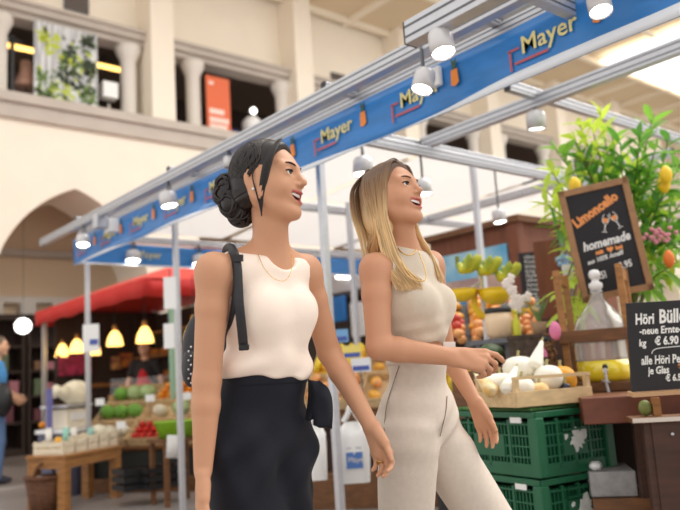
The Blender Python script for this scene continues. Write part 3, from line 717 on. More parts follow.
# -- low oak table with small crates
tA, tB = Vector((2.46, 6.94, 0)), Vector((3.16, 7.36, 0)); tex = (tB - tA).normalized(); tey = Vector((-tex.y, tex.x, 0))
lt_ = thing('low_table', (tA + tB) / 2 + tey * .2, 'low oak table with thick legs carrying pale crates at lower left', 'table')
TL, TW, TH = .84, .42, .50
MB().box(tA + tex * TL / 2 + tey * TW / 2 + Vector((0, 0, TH - .015)), (TL + .02, TW + .02, .03), tex, tey).build('tabletop', WOODO, lt_, bevel=.004)
for a, L, off in ((tex, TL, tey * .02), (tex, TL, tey * (TW - .02))):
    MB().box(tA + tex * TL / 2 + off + Vector((0, 0, TH - .075)), (TL, .03, .09), tex, tey).build('apron', WOODO, lt_)
for off in (.02, TL - .02): MB().box(tA + tex * off + tey * TW / 2 + Vector((0, 0, TH - .075)), (.03, TW, .09), tex, tey).build('apron', WOODO, lt_)
for u in (.045, TL - .045):
    for v in (.045, TW - .045): MB().box(tA + tex * u + tey * v + Vector((0, 0, (TH - .03) / 2)), (.085, .085, TH - .03), tex, tey).build('leg', WOODO, lt_, bevel=.004)
cxs = [.02, .19, .36, .53, .69]; cw = [.15, .16, .16, .15, .13]; ch = [.075, .075, .085, .095, .105]
goods = [('potato', 'lemon'), ('garlic',), ('garlic', 'onion'), ('garlic',), ('cauliflower', 'garlic')]
nm = ('leftmost', 'second from left', 'middle', 'fourth from left', 'rightmost')
for i in range(5):
    bo = tA + tex * cxs[i] + tey * .03 + Vector((0, 0, TH))
    slat_crate('small_crate', bo, tex, tey, Vector((0, 0, 1)), cw[i], .34, ch[i] + .03, mat('bleached_poplar_wood', srgb(240, 226, 200), .7, var=.12, scale=7, stretch=(1, 6, 6)), nm[i] + ' of the small pale crates on the low oak table')
    fill(goods[i], bo + tex * .015 + tey * .015 + Vector((0, 0, .01)), tex, tey, Vector((0, 0, 1)), cw[i] - .03, .31, '* in the %s small crate on the low oak table' % nm[i], '* in the %s small crate' % nm[i], 2, .9)
PKT = [srgb(160, 216, 200), srgb(240, 238, 230), srgb(246, 184, 60), srgb(150, 200, 190), srgb(240, 236, 228), srgb(120, 170, 130)]
for i, (u, v, h) in enumerate(((.26, .2, .13), (.10, .26, .14), (.06, .12, .06), (.62, .2, .10), (.44, .25, .12), (.76, .22, .07))):
    q = tA + tex * u + tey * v + Vector((0, 0, TH + .085)); t = thing('paper_packet', q, ['mint green packet standing in the second crate on the low table', 'white paper cup standing in the leftmost crate on the low table', 'orange yellow packet lying in the leftmost crate on the low table', 'teal packet standing in the fourth crate on the low table', 'white packet standing in the middle crate on the low table', 'green packet lying in the rightmost crate on the low table'][i], 'packet')
    MB().lathe(q, [(.026, 0), (.032, h)], 12, sy=1.0 if i == 1 else .6).build('body', mat('packet_%d' % i, PKT[i], .5), t)
    MB().lathe(q, [(.033, h), (.02, h + .012)], 12, sy=1.0 if i == 1 else .3).build('top_fold', mat('packet_%d' % i, PKT[i], .5), t)
# wicker basket
q = P(44, 512, 6.75); q.z = 0
WICK = mat('wicker', srgb(112, 70, 42), .7, var=.5, scale=22, stretch=(1, 1, 3), bump=.8, bscale=40)
bk = thing('wicker_basket', q, 'brown wicker basket with curved handle standing beside the low oak table', 'basket')
MB().lathe(q, [(.11, 0), (.13, .1), (.165, .30), (.155, .30), (.12, .1), (.1, .02), (0, .02)], 24).build('basket_body', WICK, bk)
m = MB(); m.lathe(q, [(.16, .295), (.175, .30), (.175, .32), (.155, .32)], 24); m.build('rim', WICK, bk)
MB().tube([q + Vector((.15 * cos(a) * .75, .15 * cos(a) * .4, .30 + .13 * sin(a))) for a in [pi * k / 12 for k in range(13)]], .012, 8).build('handle', WICK, bk)
for i, (dx, dy, c) in enumerate(((-.05, -.03, srgb(190, 190, 190)), (.05, .0, srgb(90, 60, 44)), (0, .06, srgb(150, 110, 80)))):
    o = MB().ball(q + Vector((dx, dy, .27)), (.06, .05, .05), 12, 8, fn=lambda d, th, p: 1 + .15 * sin(3 * p + 2 * th)).build('cloth_bundle', mat('bundle_%d' % i, c, .9)); tag(o, ['grey cloth bundle in the wicker basket', 'dark brown cloth bundle in the wicker basket', 'tan cloth bundle in the wicker basket'][i], 'cloth')
# scale with white bag behind the table
q = P(67, 420, 8.0)
sc_ = thing('market_scale', (q.x, q.y, 0), 'pale market scale on a stand behind the low oak table', 'scale')
sx_, sy_ = tex, tey
MB().box((q.x, q.y, .32), (.46, .36, .64), sx_, sy_).build('cabinet', mat('grey_blue', srgb(98, 100, 122), .6), sc_)
MB().box((q.x, q.y, .66), (.5, .4, .04), sx_, sy_).build('shelf', WHITEP, sc_)
MB().box((q.x, q.y, .78), (.34, .28, .2), sx_, sy_).build('scale_body', mat('ivory_plastic', srgb(236, 226, 206), .5), sc_, bevel=.015)
MB().box((q.x, q.y, .91), (.42, .34, .025), sx_, sy_).build('weighing_tray', ALU, sc_)
MB().box(Vector((q.x, q.y, .8)) - sy_ * .145, (.22, .01, .08), sx_, sy_).build('display', WHITEP, sc_)
MB().bar(Vector((q.x, q.y, .3)) - sx_ * .27, Vector((q.x, q.y, 1.1)) - sx_ * .27, .05, .05).build('blue_post', mat('violet_blue', srgb(110, 110, 170), .5), sc_)
q2 = P(90, 388, 7.4)
pb_ = thing('paper_bag', (q.x + .1, q.y, .92), 'crumpled cream paper bag lying on the market scale', 'bag')
MB().ball((q.x + .1, q.y + .02, 1.045), (.15, .11, .125), 16, 12, fn=lambda d, th, p: 1 + .12 * sin(3 * p + 1) * sin(2 * th) + .06 * sin(7 * p)).build('bag_body', mat('cream_paper', srgb(244, 234, 206), .8), pb_)
MB().lathe((q.x - .03, q.y - .02, 1.05), [(.085, 0), (.05, .06), (.075, .12)], 12, (-.9, -.3, .15)).build('bag_mouth', mat('cream_paper', srgb(244, 234, 206), .8), pb_)
for i in range(5):
    put('orange', (q.x - .16 + i * .075, q.y + .30 + .02 * (i % 2), .72), (0, 0, i), 'orange lying beside the pale market scale', 'oranges by the market scale')
o = MB().box((q.x - .02, q.y + .30, .66), (.5, .14, .03), sx_, sy_).build('orange_tray', BLACKP); 
tag(o, 'narrow black tray of oranges behind the market scale', 'tray')

# ================================================================== MIDDLE STAND BETWEEN THE WOMEN
ms = thing('fruit_stand', (4.1, 4.7, 0), 'brown wooden fruit stand with sloping top between the two women', 'stand')
mo = Vector((3.72, 5.05, 0)); mex = Vector((.42, -.5, 0)).normalized(); mex = Vector((0.62, -.785, 0)).normalized(); mey = Vector((-mex.y, mex.x, 0))
ML = 1.5
MB().box(mo + mex * ML / 2 + mey * .35 + Vector((0, 0, .14)), (ML, .7, .28), mex, mey).build('plinth', WOODB, ms, bevel=.006)
MB().box(mo + mex * ML / 2 + mey * .45 + Vector((0, 0, .45)), (ML - .1, .5, .36), mex, mey).build('recess', WOODD, ms)
for u in (.04, .36, .75, 1.12, 1.46): MB().box(mo + mex * u + mey * .06 + Vector((0, 0, .46)), (.06, .08, .37), mex, mey).build('upright', WOODB, ms)
MB().box(mo + mex * ML / 2 + mey * .02 + Vector((0, 0, .70)), (ML, .05, .12), mex, mey).build('front_board', WOODB, ms)
mt = Vector((mey.x * .85, mey.y * .85, .52)).normalized(); mn = mex.cross(mt).normalized()
MB().box(mo + mex * ML / 2 + mt * .42 + Vector((0, 0, .76)), (ML, .86, .03), mex, mt, mn).build('sloping_top', WOODB, ms)
mk = [[('peach', 'onion'), ('mango', 'peach'), ('lemon',)], [('lemon', 'mango'), ('mango',), ('orange',)]]
for r_ in range(2):
    for c_ in range(3):
        bo = mo + mex * (.01 + c_ * .495) + mt * (.0 + r_ * .42) + Vector((0, 0, .776))
        nm_ = '%s %s' % (('front', 'back')[r_], ('left', 'centre', 'right')[c_])
        slat_crate('fruit_crate', bo, mex, mt, mn, .48, .40, .08, mat('green_crate_wood', srgb(74, 110, 80), .6) if (r_ == 0 and c_ == 2) else WOODP, '%s wooden crate on the brown fruit stand' % nm_)
        fill(mk[r_][c_], bo + mex * .02 + mt * .02 + mn * .01, mex, mt, mn, .44, .36, '* in the %s crate of the brown fruit stand' % nm_, '* heap in the %s fruit crate' % nm_, 2, 1.15, 1.9)
for i, (px, py, d, c) in enumerate(((361, 365, 4.9, srgb(236, 238, 244)), (339, 336, 5.2, srgb(120, 170, 220)), (352, 352, 5.1, srgb(240, 220, 120)))):
    q = P(px, py, d); t = thing('price_card', q, ['white and blue price card stuck in the yellow fruit', 'light blue price card behind the fruit seen left of the woman elbow', 'yellow price card behind the yellow fruit'][i], 'price card')
    MB().box(q, (.13, .006, .09), mex, mey, (0, 0, 1)).build('card', mat('card_%d' % i, c, .5), t)
    MB().box(q - mey * .005 - mex * .0 - Vector((0, 0, .02)), (.11, .003, .03), mex, mey, (0, 0, 1)).build('blue_band', mat('blue_print', srgb(70, 90, 170), .5), t)
    MB().tube([q - Vector((0, 0, .04)), q - Vector((0, 0, .2))], .004, 6).build('cane', ALUD, t)
def carrier_bag(px, py, d, w, h, label, logo=True):
    q = P(px, py, d); ex = RT.copy(); ex.z = 0; ex.normalize(); ez = Vector((0, 0, 1)); ey = ez.cross(ex)
    t = thing('carrier_bag', q, label, 'bag')
    pts = []
    for i in range(13):
        row = []
        for k in range(20):
            a = 2 * pi * k / 20; v = i / 12
            ww = w / 2 * (.88 + .12 * sin(v * pi * .8)) * (1 if v < .85 else 1 - .5 * (v - .85) / .15); dd = .05 * (.6 + .5 * sin(v * pi)) * (1 if v < .85 else .6)
            dd += .006 * sin(5 * a + 6 * v)
            row.append(q + ex * (ww * np.sign(cos(a)) * abs(cos(a)) ** .6) + ey * (dd * sin(a)) + ez * (h * (v - .5)))
        row.append(row[0]); pts.append(row)
    m = MB().grid(pts, True); m.build('bag_body', WHITEP, t)
    MB().tube(spline([q + ez * h * .5 - ex * w * .28, q + ez * (h * .5 + .04) - ex * w * .14, q + ez * (h * .5 + .1), q + ez * (h * .5 + .04) + ex * w * .14, q + ez * h * .5 + ex * w * .28], 5), .009, 6, flat=2.0).build('handle', WHITEP, t)
    if logo:
        MB().box(q - ey * .058 - ez * h * .12, (w * .5, .004, h * .26), ex, ey, ez).build('blue_label', mat('blue_label', srgb(80, 120, 190), .5), t)
        text('lettering', 'Mayer', mat('label_gold', srgb(230, 225, 210), .5), t, q - ey * .0615 - ez * h * .15 - ex * w * .2, ex, ez, h * .13, 'LEFT', .0005, sx=.9)
        MB().box(q - ey * .056 + ez * h * .08, (w * .45, .003, h * .03), ex, ey, ez).build('grey_line', ALU, t)
carrier_bag(354, 452, 4.66, .20, .37, 'white plastic carrier bag with blue label hanging between the two women')
carrier_bag(318, 452, 4.72, .11, .34, 'white plastic carrier bag mostly hidden behind the black trousers', False)

# ================================================================== KIOSK, MENU, FRUIT RACK ON THE RIGHT
kc = P(511, 224, 7.0)
ks_ = thing('wooden_kiosk', (kc.x + .4, kc.y + .4, 0), 'reddish brown wooden kiosk with corner post behind the bananas', 'kiosk')
MB().bb(kc.x, kc.x + .06, kc.y, kc.y + 1.05, 0, kc.z).build('side_panel', WOODR, ks_)
MB().bb(kc.x, kc.x + 1.6, kc.y - .06, kc.y, 0, kc.z).build('front_panel', WOODR, ks_)
MB().bb(kc.x - .05, kc.x + .05, kc.y - .1, kc.y + .02, 0, kc.z + .03).build('corner_post', WOODR, ks_)
MB().bb(kc.x - .08, kc.x + 1.6, kc.y - .14, kc.y + 1.1, kc.z, kc.z + .06).build('roof_board', WOODB, ks_)
# sea poster
def quad_board(name, tl, tr, br, bl, th=.012):
    tl, tr, br, bl = map(Vector, (tl, tr, br, bl)); n = (tr - tl).cross(bl - tl).normalized()
    if n.dot(CP - tl) < 0: n = -n
    return tl, tr, br, bl, n
X_ = kc.x - .06
tl, tr, br, bl = PX(432, 262, X_), PX(507, 240, X_), PX(509, 290, X_), PX(436, 320, X_)
yL, yR = (tl.y + bl.y) / 2, (tr.y + br.y) / 2; zT, zB = (tl.z + tr.z) / 2, (bl.z + br.z) / 2
sp = thing('sea_poster', (X_, (yL + yR) / 2, zB), 'large poster of blue sky and beach on the wooden kiosk', 'poster')
MB().bb(X_, X_ + .02, yR, yL, zB, zT).build('sky_print', mat('poster_blue', srgb(60, 160, 214), .5, var=.3, scale=3, col2=srgb(170, 214, 236)), sp)
MB().bb(X_ - .004, X_, yR + .02, yL - .02, zB + .12, zB + .26).build('sand_print', mat('poster_sand', srgb(206, 176, 160), .5, var=.3, scale=6, col2=srgb(170, 140, 140)), sp)
MB().bb(X_ - .004, X_, yR + .02, yL - .02, zB + .02, zB + .12).build('water_print', mat('poster_water', srgb(70, 150, 200), .5), sp)
# chalk menu strip
q = P(533, 297, 5.9); ey_ = Vector((0, 0, 1))
cmn = thing('chalk_menu', q, 'tall narrow chalk menu board of white writing beside the kiosk corner', 'menu board')
tlm, blm = P(521, 253, 6.5), P(530, 345, 6.5); 
mz = (tlm - blm).normalized(); mxv = (P(541, 252, 6.5) - tlm).normalized(); myv = mz.cross(mxv).normalized(); mxv = myv.cross(mz)
MB().box((tlm + blm) / 2 + mxv * .09, (.23, .02, (tlm - blm).length), mxv, myv, mz).build('panel', CHALK, cmn)
for k in range(17):
    w = .12 + .04 * ((k * 7) % 3) / 2
    text('lettering', ('Oliven', 'Pesto', 'Honig', 'Essig', 'Nudeln')[k % 5], CHALKW, cmn, tlm + mxv * .02 - mz * (.055 + k * .04) - myv * .012, mxv, mz, .042, 'LEFT', .0005)
# small open cabinet
q0 = P(536, 242, 5.0); q1 = P(545, 320, 5.0)
cab = thing('open_cabinet', (q0.x, q0.y, q1.z), 'reddish wooden open cabinet behind the left wooden stand post', 'cabinet')
cu_, cv_ = Vector((.35, -.94, 0)).normalized(), Vector((.94, .35, 0)).normalized()
hz = (q0 - q1).length; cz = (q0 - q1).normalized(); cc_ = (q0 + q1) / 2
wd = P(551, 240, 4.85) - q0
MB().box(cc_ + cu_ * .06, (.16, .02, hz), cu_, cz.cross(cu_), cz).build('side_panel', WOODR, cab)
MB().box(cc_ + cu_ * .14 + cv_ * .12, (.02, .26, hz), cu_, cv_, cz).build('back_panel', WOODD, cab)
MB().box(cc_ + cu_ * .06 + cv_ * .25, (.16, .02, hz), cu_, cz.cross(cu_), cz).build('side_panel', WOODR, cab)
for k in (-.5, 0, .5): MB().box(cc_ + cz * hz * k * .96 + cu_ * .06 + cv_ * .12, (.16, .26, .02), cu_, cv_, cz).build('shelf_board', WOODR, cab)
MB().box(Vector((cc_.x, cc_.y, q1.z / 2)) + cu_ * .06 + cv_ * .12, (.16, .26, q1.z + .01), cu_, cv_).build('lower_body', WOODD, cab)
q = P(567, 265, 4.85)
fl = thing('flower_bunch', q, 'small bunch of pale blue flowers in the wooden cabinet', 'flowers')
b = MB(); rg = random.Random(5)
for k in range(14): b.ball(q + Vector((rg.uniform(-.05, .05), rg.uniform(-.05, .05), rg.uniform(0, .06))), .016, 8, 6)
b.build('petals', mat('pale_blue_petal', srgb(150, 190, 226), .7), fl); MB().lathe(q - Vector((0, 0, .1)), [(.03, 0), (.04, .1)], 10).build('vase', STONEW, fl)
# fruit shelves
fs = thing('fruit_shelf', P(470, 350, 5.3), 'two tier black fruit shelf of oranges behind the right woman', 'shelf')
fo = P(430, 352, 5.2); fex = Vector((.66, -.75, 0)); fey = Vector((.75, .66, 0))
ft = Vector((fey.x * .8, fey.y * .8, .6)); fn_ = fex.cross(ft).normalized()
for r_, z in ((0, 0), (1, .16)):
    bo = fo + fey * (r_ * .30) + Vector((0, 0, z))
    MB().box(bo + fex * .4 + ft * .15, (.84, .32, .02), fex, ft, fn_).build('tray', BLACKP, fs); MB().box(bo + fex * .4 - ft * .0, (.84, .02, .05), fex, ft, fn_).build('tray_lip', BLACKP, fs)
    for c_, ks in enumerate((('apple', 'peach') if r_ == 0 else ('mango', 'orange'), ('peach', 'mango'), ('peach',) if r_ == 0 else ('mango', 'peach'))):
        fill(ks, bo + fex * (.01 + c_ * .275) + ft * .02 + fn_ * .01, fex, ft, fn_, .255, .28, '* on the %s tier of the black fruit shelf, %s third' % (('lower', 'upper')[r_], ('left', 'middle', 'right')[c_]), '* on %s tier %s third' % (('lower', 'upper')[r_], ('left', 'middle', 'right')[c_]), 2)
for u in (.0, .8):
    q = fo + fex * u; MB().bar((q.x, q.y, 0), (q.x, q.y, q.z), .04, .04).build('leg', BLACKP, fs)
    q = fo + fex * u + fey * .5; MB().bar((q.x, q.y, 0), (q.x, q.y, q.z + .3), .04, .04).build('leg', BLACKP, fs)
# banana and melon rack
bx = P(483, 300, 4.5); bx.z = 0
br_ = thing('banana_rack', bx, 'slim metal rack holding green yellow bananas and yellow bowls', 'rack')
zt = P(483, 278, 4.5).z
MB().tube([bx, (bx.x, bx.y, zt + .12)], .016, 10).build('pole', ALU, br_)
MB().lathe(bx, [(.16, 0), (.16, .02), (.03, .04)], 18).build('foot', ALUD, br_)
def pxo(px, py, d=4.5): return P(px, py, d)
BAN = mat('banana_skin', srgb(206, 204, 60), .5, var=.4, scale=9, col2=srgb(120, 150, 50))
for i, (px, py) in enumerate(((458, 268), (478, 270), (497, 276))):
    q = pxo(px, py, 4.45); t = thing('banana_bunch', q, ['leftmost green yellow banana bunch on the rack beside the blonde hair', 'middle green yellow banana bunch on the metal rack', 'rightmost greener banana bunch on the metal rack'][i], 'bananas')
    for k in range(6):
        a = -1.1 + .44 * k; dr = RT * cos(a) * .9 + _f * sin(a) * .6
        pts = [q + Vector((0, 0, .03)), q + dr * .05 + Vector((0, 0, -.01)), q + dr * .10 + Vector((0, 0, .0)), q + dr * .14 + Vector((0, 0, .045)), q + dr * .155 + Vector((0, 0, .075))]
        MB().tube(spline(pts, 4), [.006] + [.017] * 3 + [.021] * 9 + [.018, .014, .010, .005], 8).build('banana', BAN, t)
    MB().tube([q + Vector((0, 0, .0)), q + Vector((0, 0, .07))], .012, 8).build('stalk', mat('banana_stalk', srgb(120, 130, 50), .7), t)
YB_ = mat('yellow_glaze', srgb(246, 206, 30), .35)
for i, (px, py, s) in enumerate(((463, 295, .085), (496, 296, .11), (519, 312, .05))):
    q = pxo(px, py, 4.4); t = thing('yellow_bowl', q, ['left yellow bowl hung under the bananas beside the blonde hair', 'large right yellow bowl hung under the bananas', 'small yellow bowl beside the white orchid'][i], 'bowl')
    MB().lathe(q, [(s * .35, -s * .45), (s * .8, -s * .1), (s, s * .35), (s * .94, s * .35), (s * .7, -s * .05), (0, -s * .3)], 18).build('bowl_body', YB_, t)
    MB().lathe(q, [(s * .96, s * .33), (s * 1.03, s * .35), (s * 1.03, s * .39), (s * .95, s * .39)], 18).build('rim', YB_, t)
for k in range(3):
    a = k * 2.1; MB().bar((bx.x, bx.y, zt - .02 - .06 * k), pxo((463, 496, 480)[k], (293, 294, 276)[k], 4.45), .012, .012).build('arm', ALU, br_)
# paper streamers (yellow ribbon below bowls)
q = pxo(476, 305, 4.45); o = MB().tube(spline([q + RT * .0 + Vector((0, 0, .08)), q - RT * .01, q + RT * .03 - Vector((0, 0, .06)), q + RT * .07 - Vector((0, 0, .07))], 5), .02, 8).build('squash', YB_); tag(o, 'curved yellow squash hanging below the left yellow bowl', 'squash')
# display table behind the squash crate with pots
dt = thing('display_table', P(505, 345, 4.2), 'grey metal display table with pots behind the squash crate', 'table')
dz = P(505, 341, 4.2).z
a_, b_ = P(470, 343, 4.2), P(548, 341, 3.9)
dex = (b_ - a_); dex.z = 0; dL = dex.length; dex.normalize(); dey = Vector((-dex.y, dex.x, 0))
a_.z = dz
MB().box(a_ + dex * dL / 2 + dey * .2, (dL, .4, .025), dex, dey).build('tabletop', ALUD, dt)
for u in (.04, dL - .04):
    for v in (.03, .37): q = a_ + dex * u + dey * v; MB().bar((q.x, q.y, 0), (q.x, q.y, dz - .012), .03, .03).build('leg', ALUD, dt)
MB().box(a_ + dex * dL / 2 + dey * .2 - Vector((0, 0, .32)), (dL - .06, .36, .02), dex, dey).build('shelf', WOODD, dt)
q = P(500, 333, 4.15); q.z = dz + .0125
t = thing('glazed_pot', q, 'cream round pot with dark rim on the grey display table', 'pot')
MB().lathe(q, [(.05, 0), (.075, .03), (.08, .09), (.07, .14), (.06, .14), (.06, .04), (0, .02)], 20).build('pot_body', mat('cream_glaze', srgb(236, 206, 170), .35), t); MB().lathe(q, [(.068, .14), (.074, .145), (.072, .17), (.06, .17), (.06, .15)], 20).build('rim', BLACKP, t)
q = P(517, 333, 4.1); q.z = dz + .0125
t = thing('yellow_bottle', q, 'slim yellow green bottle on the grey display table', 'bottle')
MB().lathe(q, [(.02, 0), (.022, .02), (.022, .08), (.009, .11), (.009, .13)], 14).build('bottle_body', mat('lime_yellow', srgb(214, 214, 60), .3), t); MB().lathe(q, [(.011, .13), (.011, .15)], 10).build('cap', mat('lime_yellow', srgb(214, 214, 60), .3), t)
q = P(540, 333, 4.0); q.z = dz + .0125
t = thing('potted_grass', q, 'small tuft of green grass in a terracotta pot on the display table', 'plant')
MB().lathe(q, [(.03, 0), (.042, .07), (.036, .07), (0, .06)], 14).build('pot', mat('terracotta', srgb(160, 130, 100), .8), t)
b = MB(); rg = random.Random(3)
for k in range(34):
    a = rg.uniform(0, 6.28); l = rg.uniform(.08, .16); d_ = Vector((cos(a), sin(a), 0))
    b.tube([q + Vector((0, 0, .06)), q + d_ * l * .25 + Vector((0, 0, .06 + l * .6)), q + d_ * l * .5 + Vector((0, 0, .06 + l))], [.004, .003, .0008], 5, flat=.3)
b.build('blades', mat('grass_blade', srgb(110, 140, 80), .6), t)
# orchid
q = P(518, 322, 4.25); t = thing('white_orchid', q, 'white orchid spray arching above the grey display table', 'flowers')
st_p = spline([P(517, 330, 4.25), P(516, 312, 4.25), P(512, 296, 4.25), P(507, 284, 4.25)], 5); MB().tube(st_p, .004, 6).build('stem', mat('stem_green', srgb(90, 120, 60), .6), t)
MB().tube(spline([P(517, 330, 4.25), P(520, 310, 4.25), P(528, 298, 4.25)], 5), .004, 6).build('stem', mat('stem_green', srgb(90, 120, 60), .6), t)
rg = random.Random(6)
for px, py in ((507, 284), (512, 290), (515, 297), (527, 297), (521, 301), (514, 305), (518, 308), (510, 279)):
    b = MB(); c = P(px, py, 4.22)
    for k in range(5):
        a = k * 1.257 + rg.uniform(0, 1); e = RT * cos(a) + UP * sin(a)
        Rm = Matrix((e, FW.cross(e), FW)).transposed(); b.ball(c + e * .016, (.019, .014, .005), 8, 5, R=Rm)
    b.ball(c - FW * .006, .006, 6, 4); b.build('blossom', mat('orchid_white', srgb(252, 240, 232), .6), t)
# round watermelon and dark basket lower
q = P(491, 356, 3.9); o = MB().ball(q, (.075, .075, .065), 18, 12).build('watermelon', mat('melon_green', srgb(70, 96, 56), .45, var=.3, scale=10)); tag(o, 'dark green watermelon behind the pale squashes', 'watermelon')
bk2 = thing('watermelon_box', q - Vector((0, 0, .075)), 'brown wooden box under the dark green watermelon', 'box')
MB().box((q.x, q.y, (q.z - .07) / 2), (.3, .3, q.z - .075)).build('box_body', WOODB, bk2); MB().box((q.x, q.y, q.z - .08), (.32, .32, .02)).build('lid', WOODB, bk2)
q = P(526, 352, 3.8); t = thing('woven_basket', q, 'dark woven basket with chalk writing behind the squash crate', 'basket')
wz = q.z
MB().box((q.x, q.y, wz), (.16, .2, .14), (.6, -.8, 0), (.8, .6, 0)).build('basket_body', mat('dark_wicker', srgb(84, 70, 58), .8, var=.5, scale=30, bump=.6, bscale=40), t)
MB().box((q.x, q.y, wz + .075), (.175, .215, .015), (.6, -.8, 0), (.8, .6, 0)).build('rim', mat('dark_wicker', srgb(84, 70, 58), .8), t)
bs2 = thing('basket_stand', (q.x, q.y, 0), 'dark wooden block under the dark woven basket', 'stand'); MB().box((q.x, q.y, (wz - .07) / 2), (.2, .24, wz - .07), (.6, -.8, 0), (.8, .6, 0)).build('block', WOODD, bs2)
# dried flowers
q = P(548, 372, 3.69); t = thing('dried_flowers', q, 'dried flower bunch with pink protea heads left of the carboy', 'flowers')
rg = random.Random(12)
b = MB()
for k in range(110):
    c = P(548 + rg.gauss(0, 5), 355 + rg.gauss(0, 9), 3.70 + rg.gauss(0, .03)); b.ball(c, rg.uniform(.004, .011), 6, 4)
dh_ = b.build('dried_heads', mat('dried_brown', srgb(134, 96, 60), .9, var=.5, scale=25), t)
dh_['kind'] = 'stuff'
b = MB()
for k in range(12): b.tube([P(549 + rg.gauss(0, 1), 385, 3.69), P(548 + rg.gauss(0, 6), 350 + rg.gauss(0, 8), 3.70)], .003, 5)
b.build('stems', mat('dry_stem', srgb(110, 86, 56), .9), t)
for px, py, s in ((555, 331, 1.0), (541, 356, 1.1)):
    MB().ball(P(px, py, 3.66), (.030 * s, .030 * s, .045 * s), 12, 8, fn=lambda d, th, p: 1 + .08 * cos(8 * p)).build('pink_head', mat('protea_pink', srgb(214, 120, 160), .7), t)
MB().lathe(P(549, 396, 3.69), [(.045, 0), (.05, .06), (.035, .11)], 14).build('vase', WOODD, t)
# ================================================================== GREEN CRATES
GRN = mat('green_crate_plastic', srgb(28, 98, 66), .42, var=.12, scale=6)
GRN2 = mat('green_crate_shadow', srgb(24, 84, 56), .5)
def euro_crate(o, ex, ey, label, w=.42, d=.60, h=.278):
    o, ex, ey = Vector(o), Vector(ex).normalized(), Vector(ey).normalized(); ez = Vector((0, 0, 1))
    t = thing('plastic_crate', o + ex * w / 2 + ey * d / 2, label, 'crate', 'stacked green plastic crates')
    c = o + ex * w / 2 + ey * d / 2
    def frame(z, hh, out, name):
        for q, L, a in ((o + ex * w / 2, w, 0), (o + ex * w / 2 + ey * d, w, 0), (o + ey * d / 2, d, 1), (o + ey * d / 2 + ex * w, d, 1)):
            MB().box(q + ez * z, (L + out if a == 0 else .016 + out, .016 + out if a == 0 else L + out, hh), ex, ey, ez).build(name, GRN, t, bevel=.003)
    frame(h - .014, .026, .012, 'top_rim'); frame(.03, .055, .004, 'bottom_band'); frame(h - .055, .008, .006, 'rib')
    MB().box(c + ez * .012, (w - .01, d - .01, .014), ex, ey, ez).build('base', GRN, t)
    MB().box(c + ez * .13, (w - .03, d - .03, .2), ex, ey, ez).build('shade_block', GRN2, t)  # solid block in darker green, painted as the shade behind the lattice
    for u in (0, w):
        for v in (0, d):
            MB().box(o + ex * u + ey * v + ez * (h / 2 - .01), (.05, .05, h - .03), ex, ey, ez).build('corner_post', GRN, t, bevel=.005)
    def panel(a, axis, L, nrm):
        b = MB(); n = int(L / .021)
        for k in range(1, n):
            b.box(a + axis * (L * k / n) + ez * (h * .5), (.006, .012, h - .09), axis, nrm, ez)
        for z in (.085, .13, .175): b.box(a + axis * L / 2 + ez * z + nrm * .003, (L, .010, .007), axis, nrm, ez)
        for k in (.27, .5, .73): b.box(a + axis * L * k + ez * (h * .5) + nrm * .004, (.014, .012, h - .07), axis, nrm, ez)
        b.build('side_panel', GRN, t)
        MB().box(a + axis * L / 2 + ez * (h * .46) + nrm * .006, (L * .34, .010, h * .34), axis, nrm, ez).build('label_plate', GRN, t)
    panel(o, ex, w, -ey); panel(o + ey * d, ex, w, ey); panel(o, ey, d, -ex); panel(o + ex * w, ey, d, ex)
    for dz in (0,):   # dark hand hold with rim
        b = MB(); b.box(o + ex * w / 2 - ey * .014 + ez * (h * .80), (.15, .010, .008), ex, ey, ez); b.box(o + ex * w / 2 - ey * .014 + ez * (h * .68), (.15, .010, .008), ex, ey, ez); b.build('hand_hold', GRN, t)
    MB().box(o + ey * d * .18 - ex * .012 + ez * (h * .88), (.004, .07, .03), ex, ey, ez).build('white_tag', WHITEP, t)
    return t
cex, cey = Vector((.985, -.17, 0)).normalized(), Vector((.17, .985, 0)).normalized()
c0 = Vector((2.70, 2.01, 0))
def splotch(par, o, s, seed):
    rg = random.Random(seed); n = 26; pts = []
    for k in range(n):
        a = 2 * pi * k / n; r = s * (1 + rg.uniform(-.38, .3)); pts.append((cos(a) * r * .95 + .25 * s * sin(a), sin(a) * r * .9))
    b = MB().prism(pts, cex, (0, 0, 1), o, .003, -cey); return b.build('torn_label', mat('torn_white_paper', srgb(222, 226, 222), .8, var=.15, scale=30), par)
for i, lab in enumerate(('bottom green plastic crate of the near stack at lower right', 'middle green plastic crate of the near stack with torn white label', 'topmost green plastic crate of the near stack under the squash crate')):
    t = euro_crate(c0 + Vector((.004 * i, -.003 * i, .005 + .281 * i)), cex, cey, lab)
    splotch(t, c0 + cex * .235 - cey * .0185 + Vector((0, 0, .281 * i + .15)), .05, 3 + i)
    splotch(t, c0 + cex * .165 - cey * .0185 + Vector((0, 0, .281 * i + .165)), .012, 30 + i)
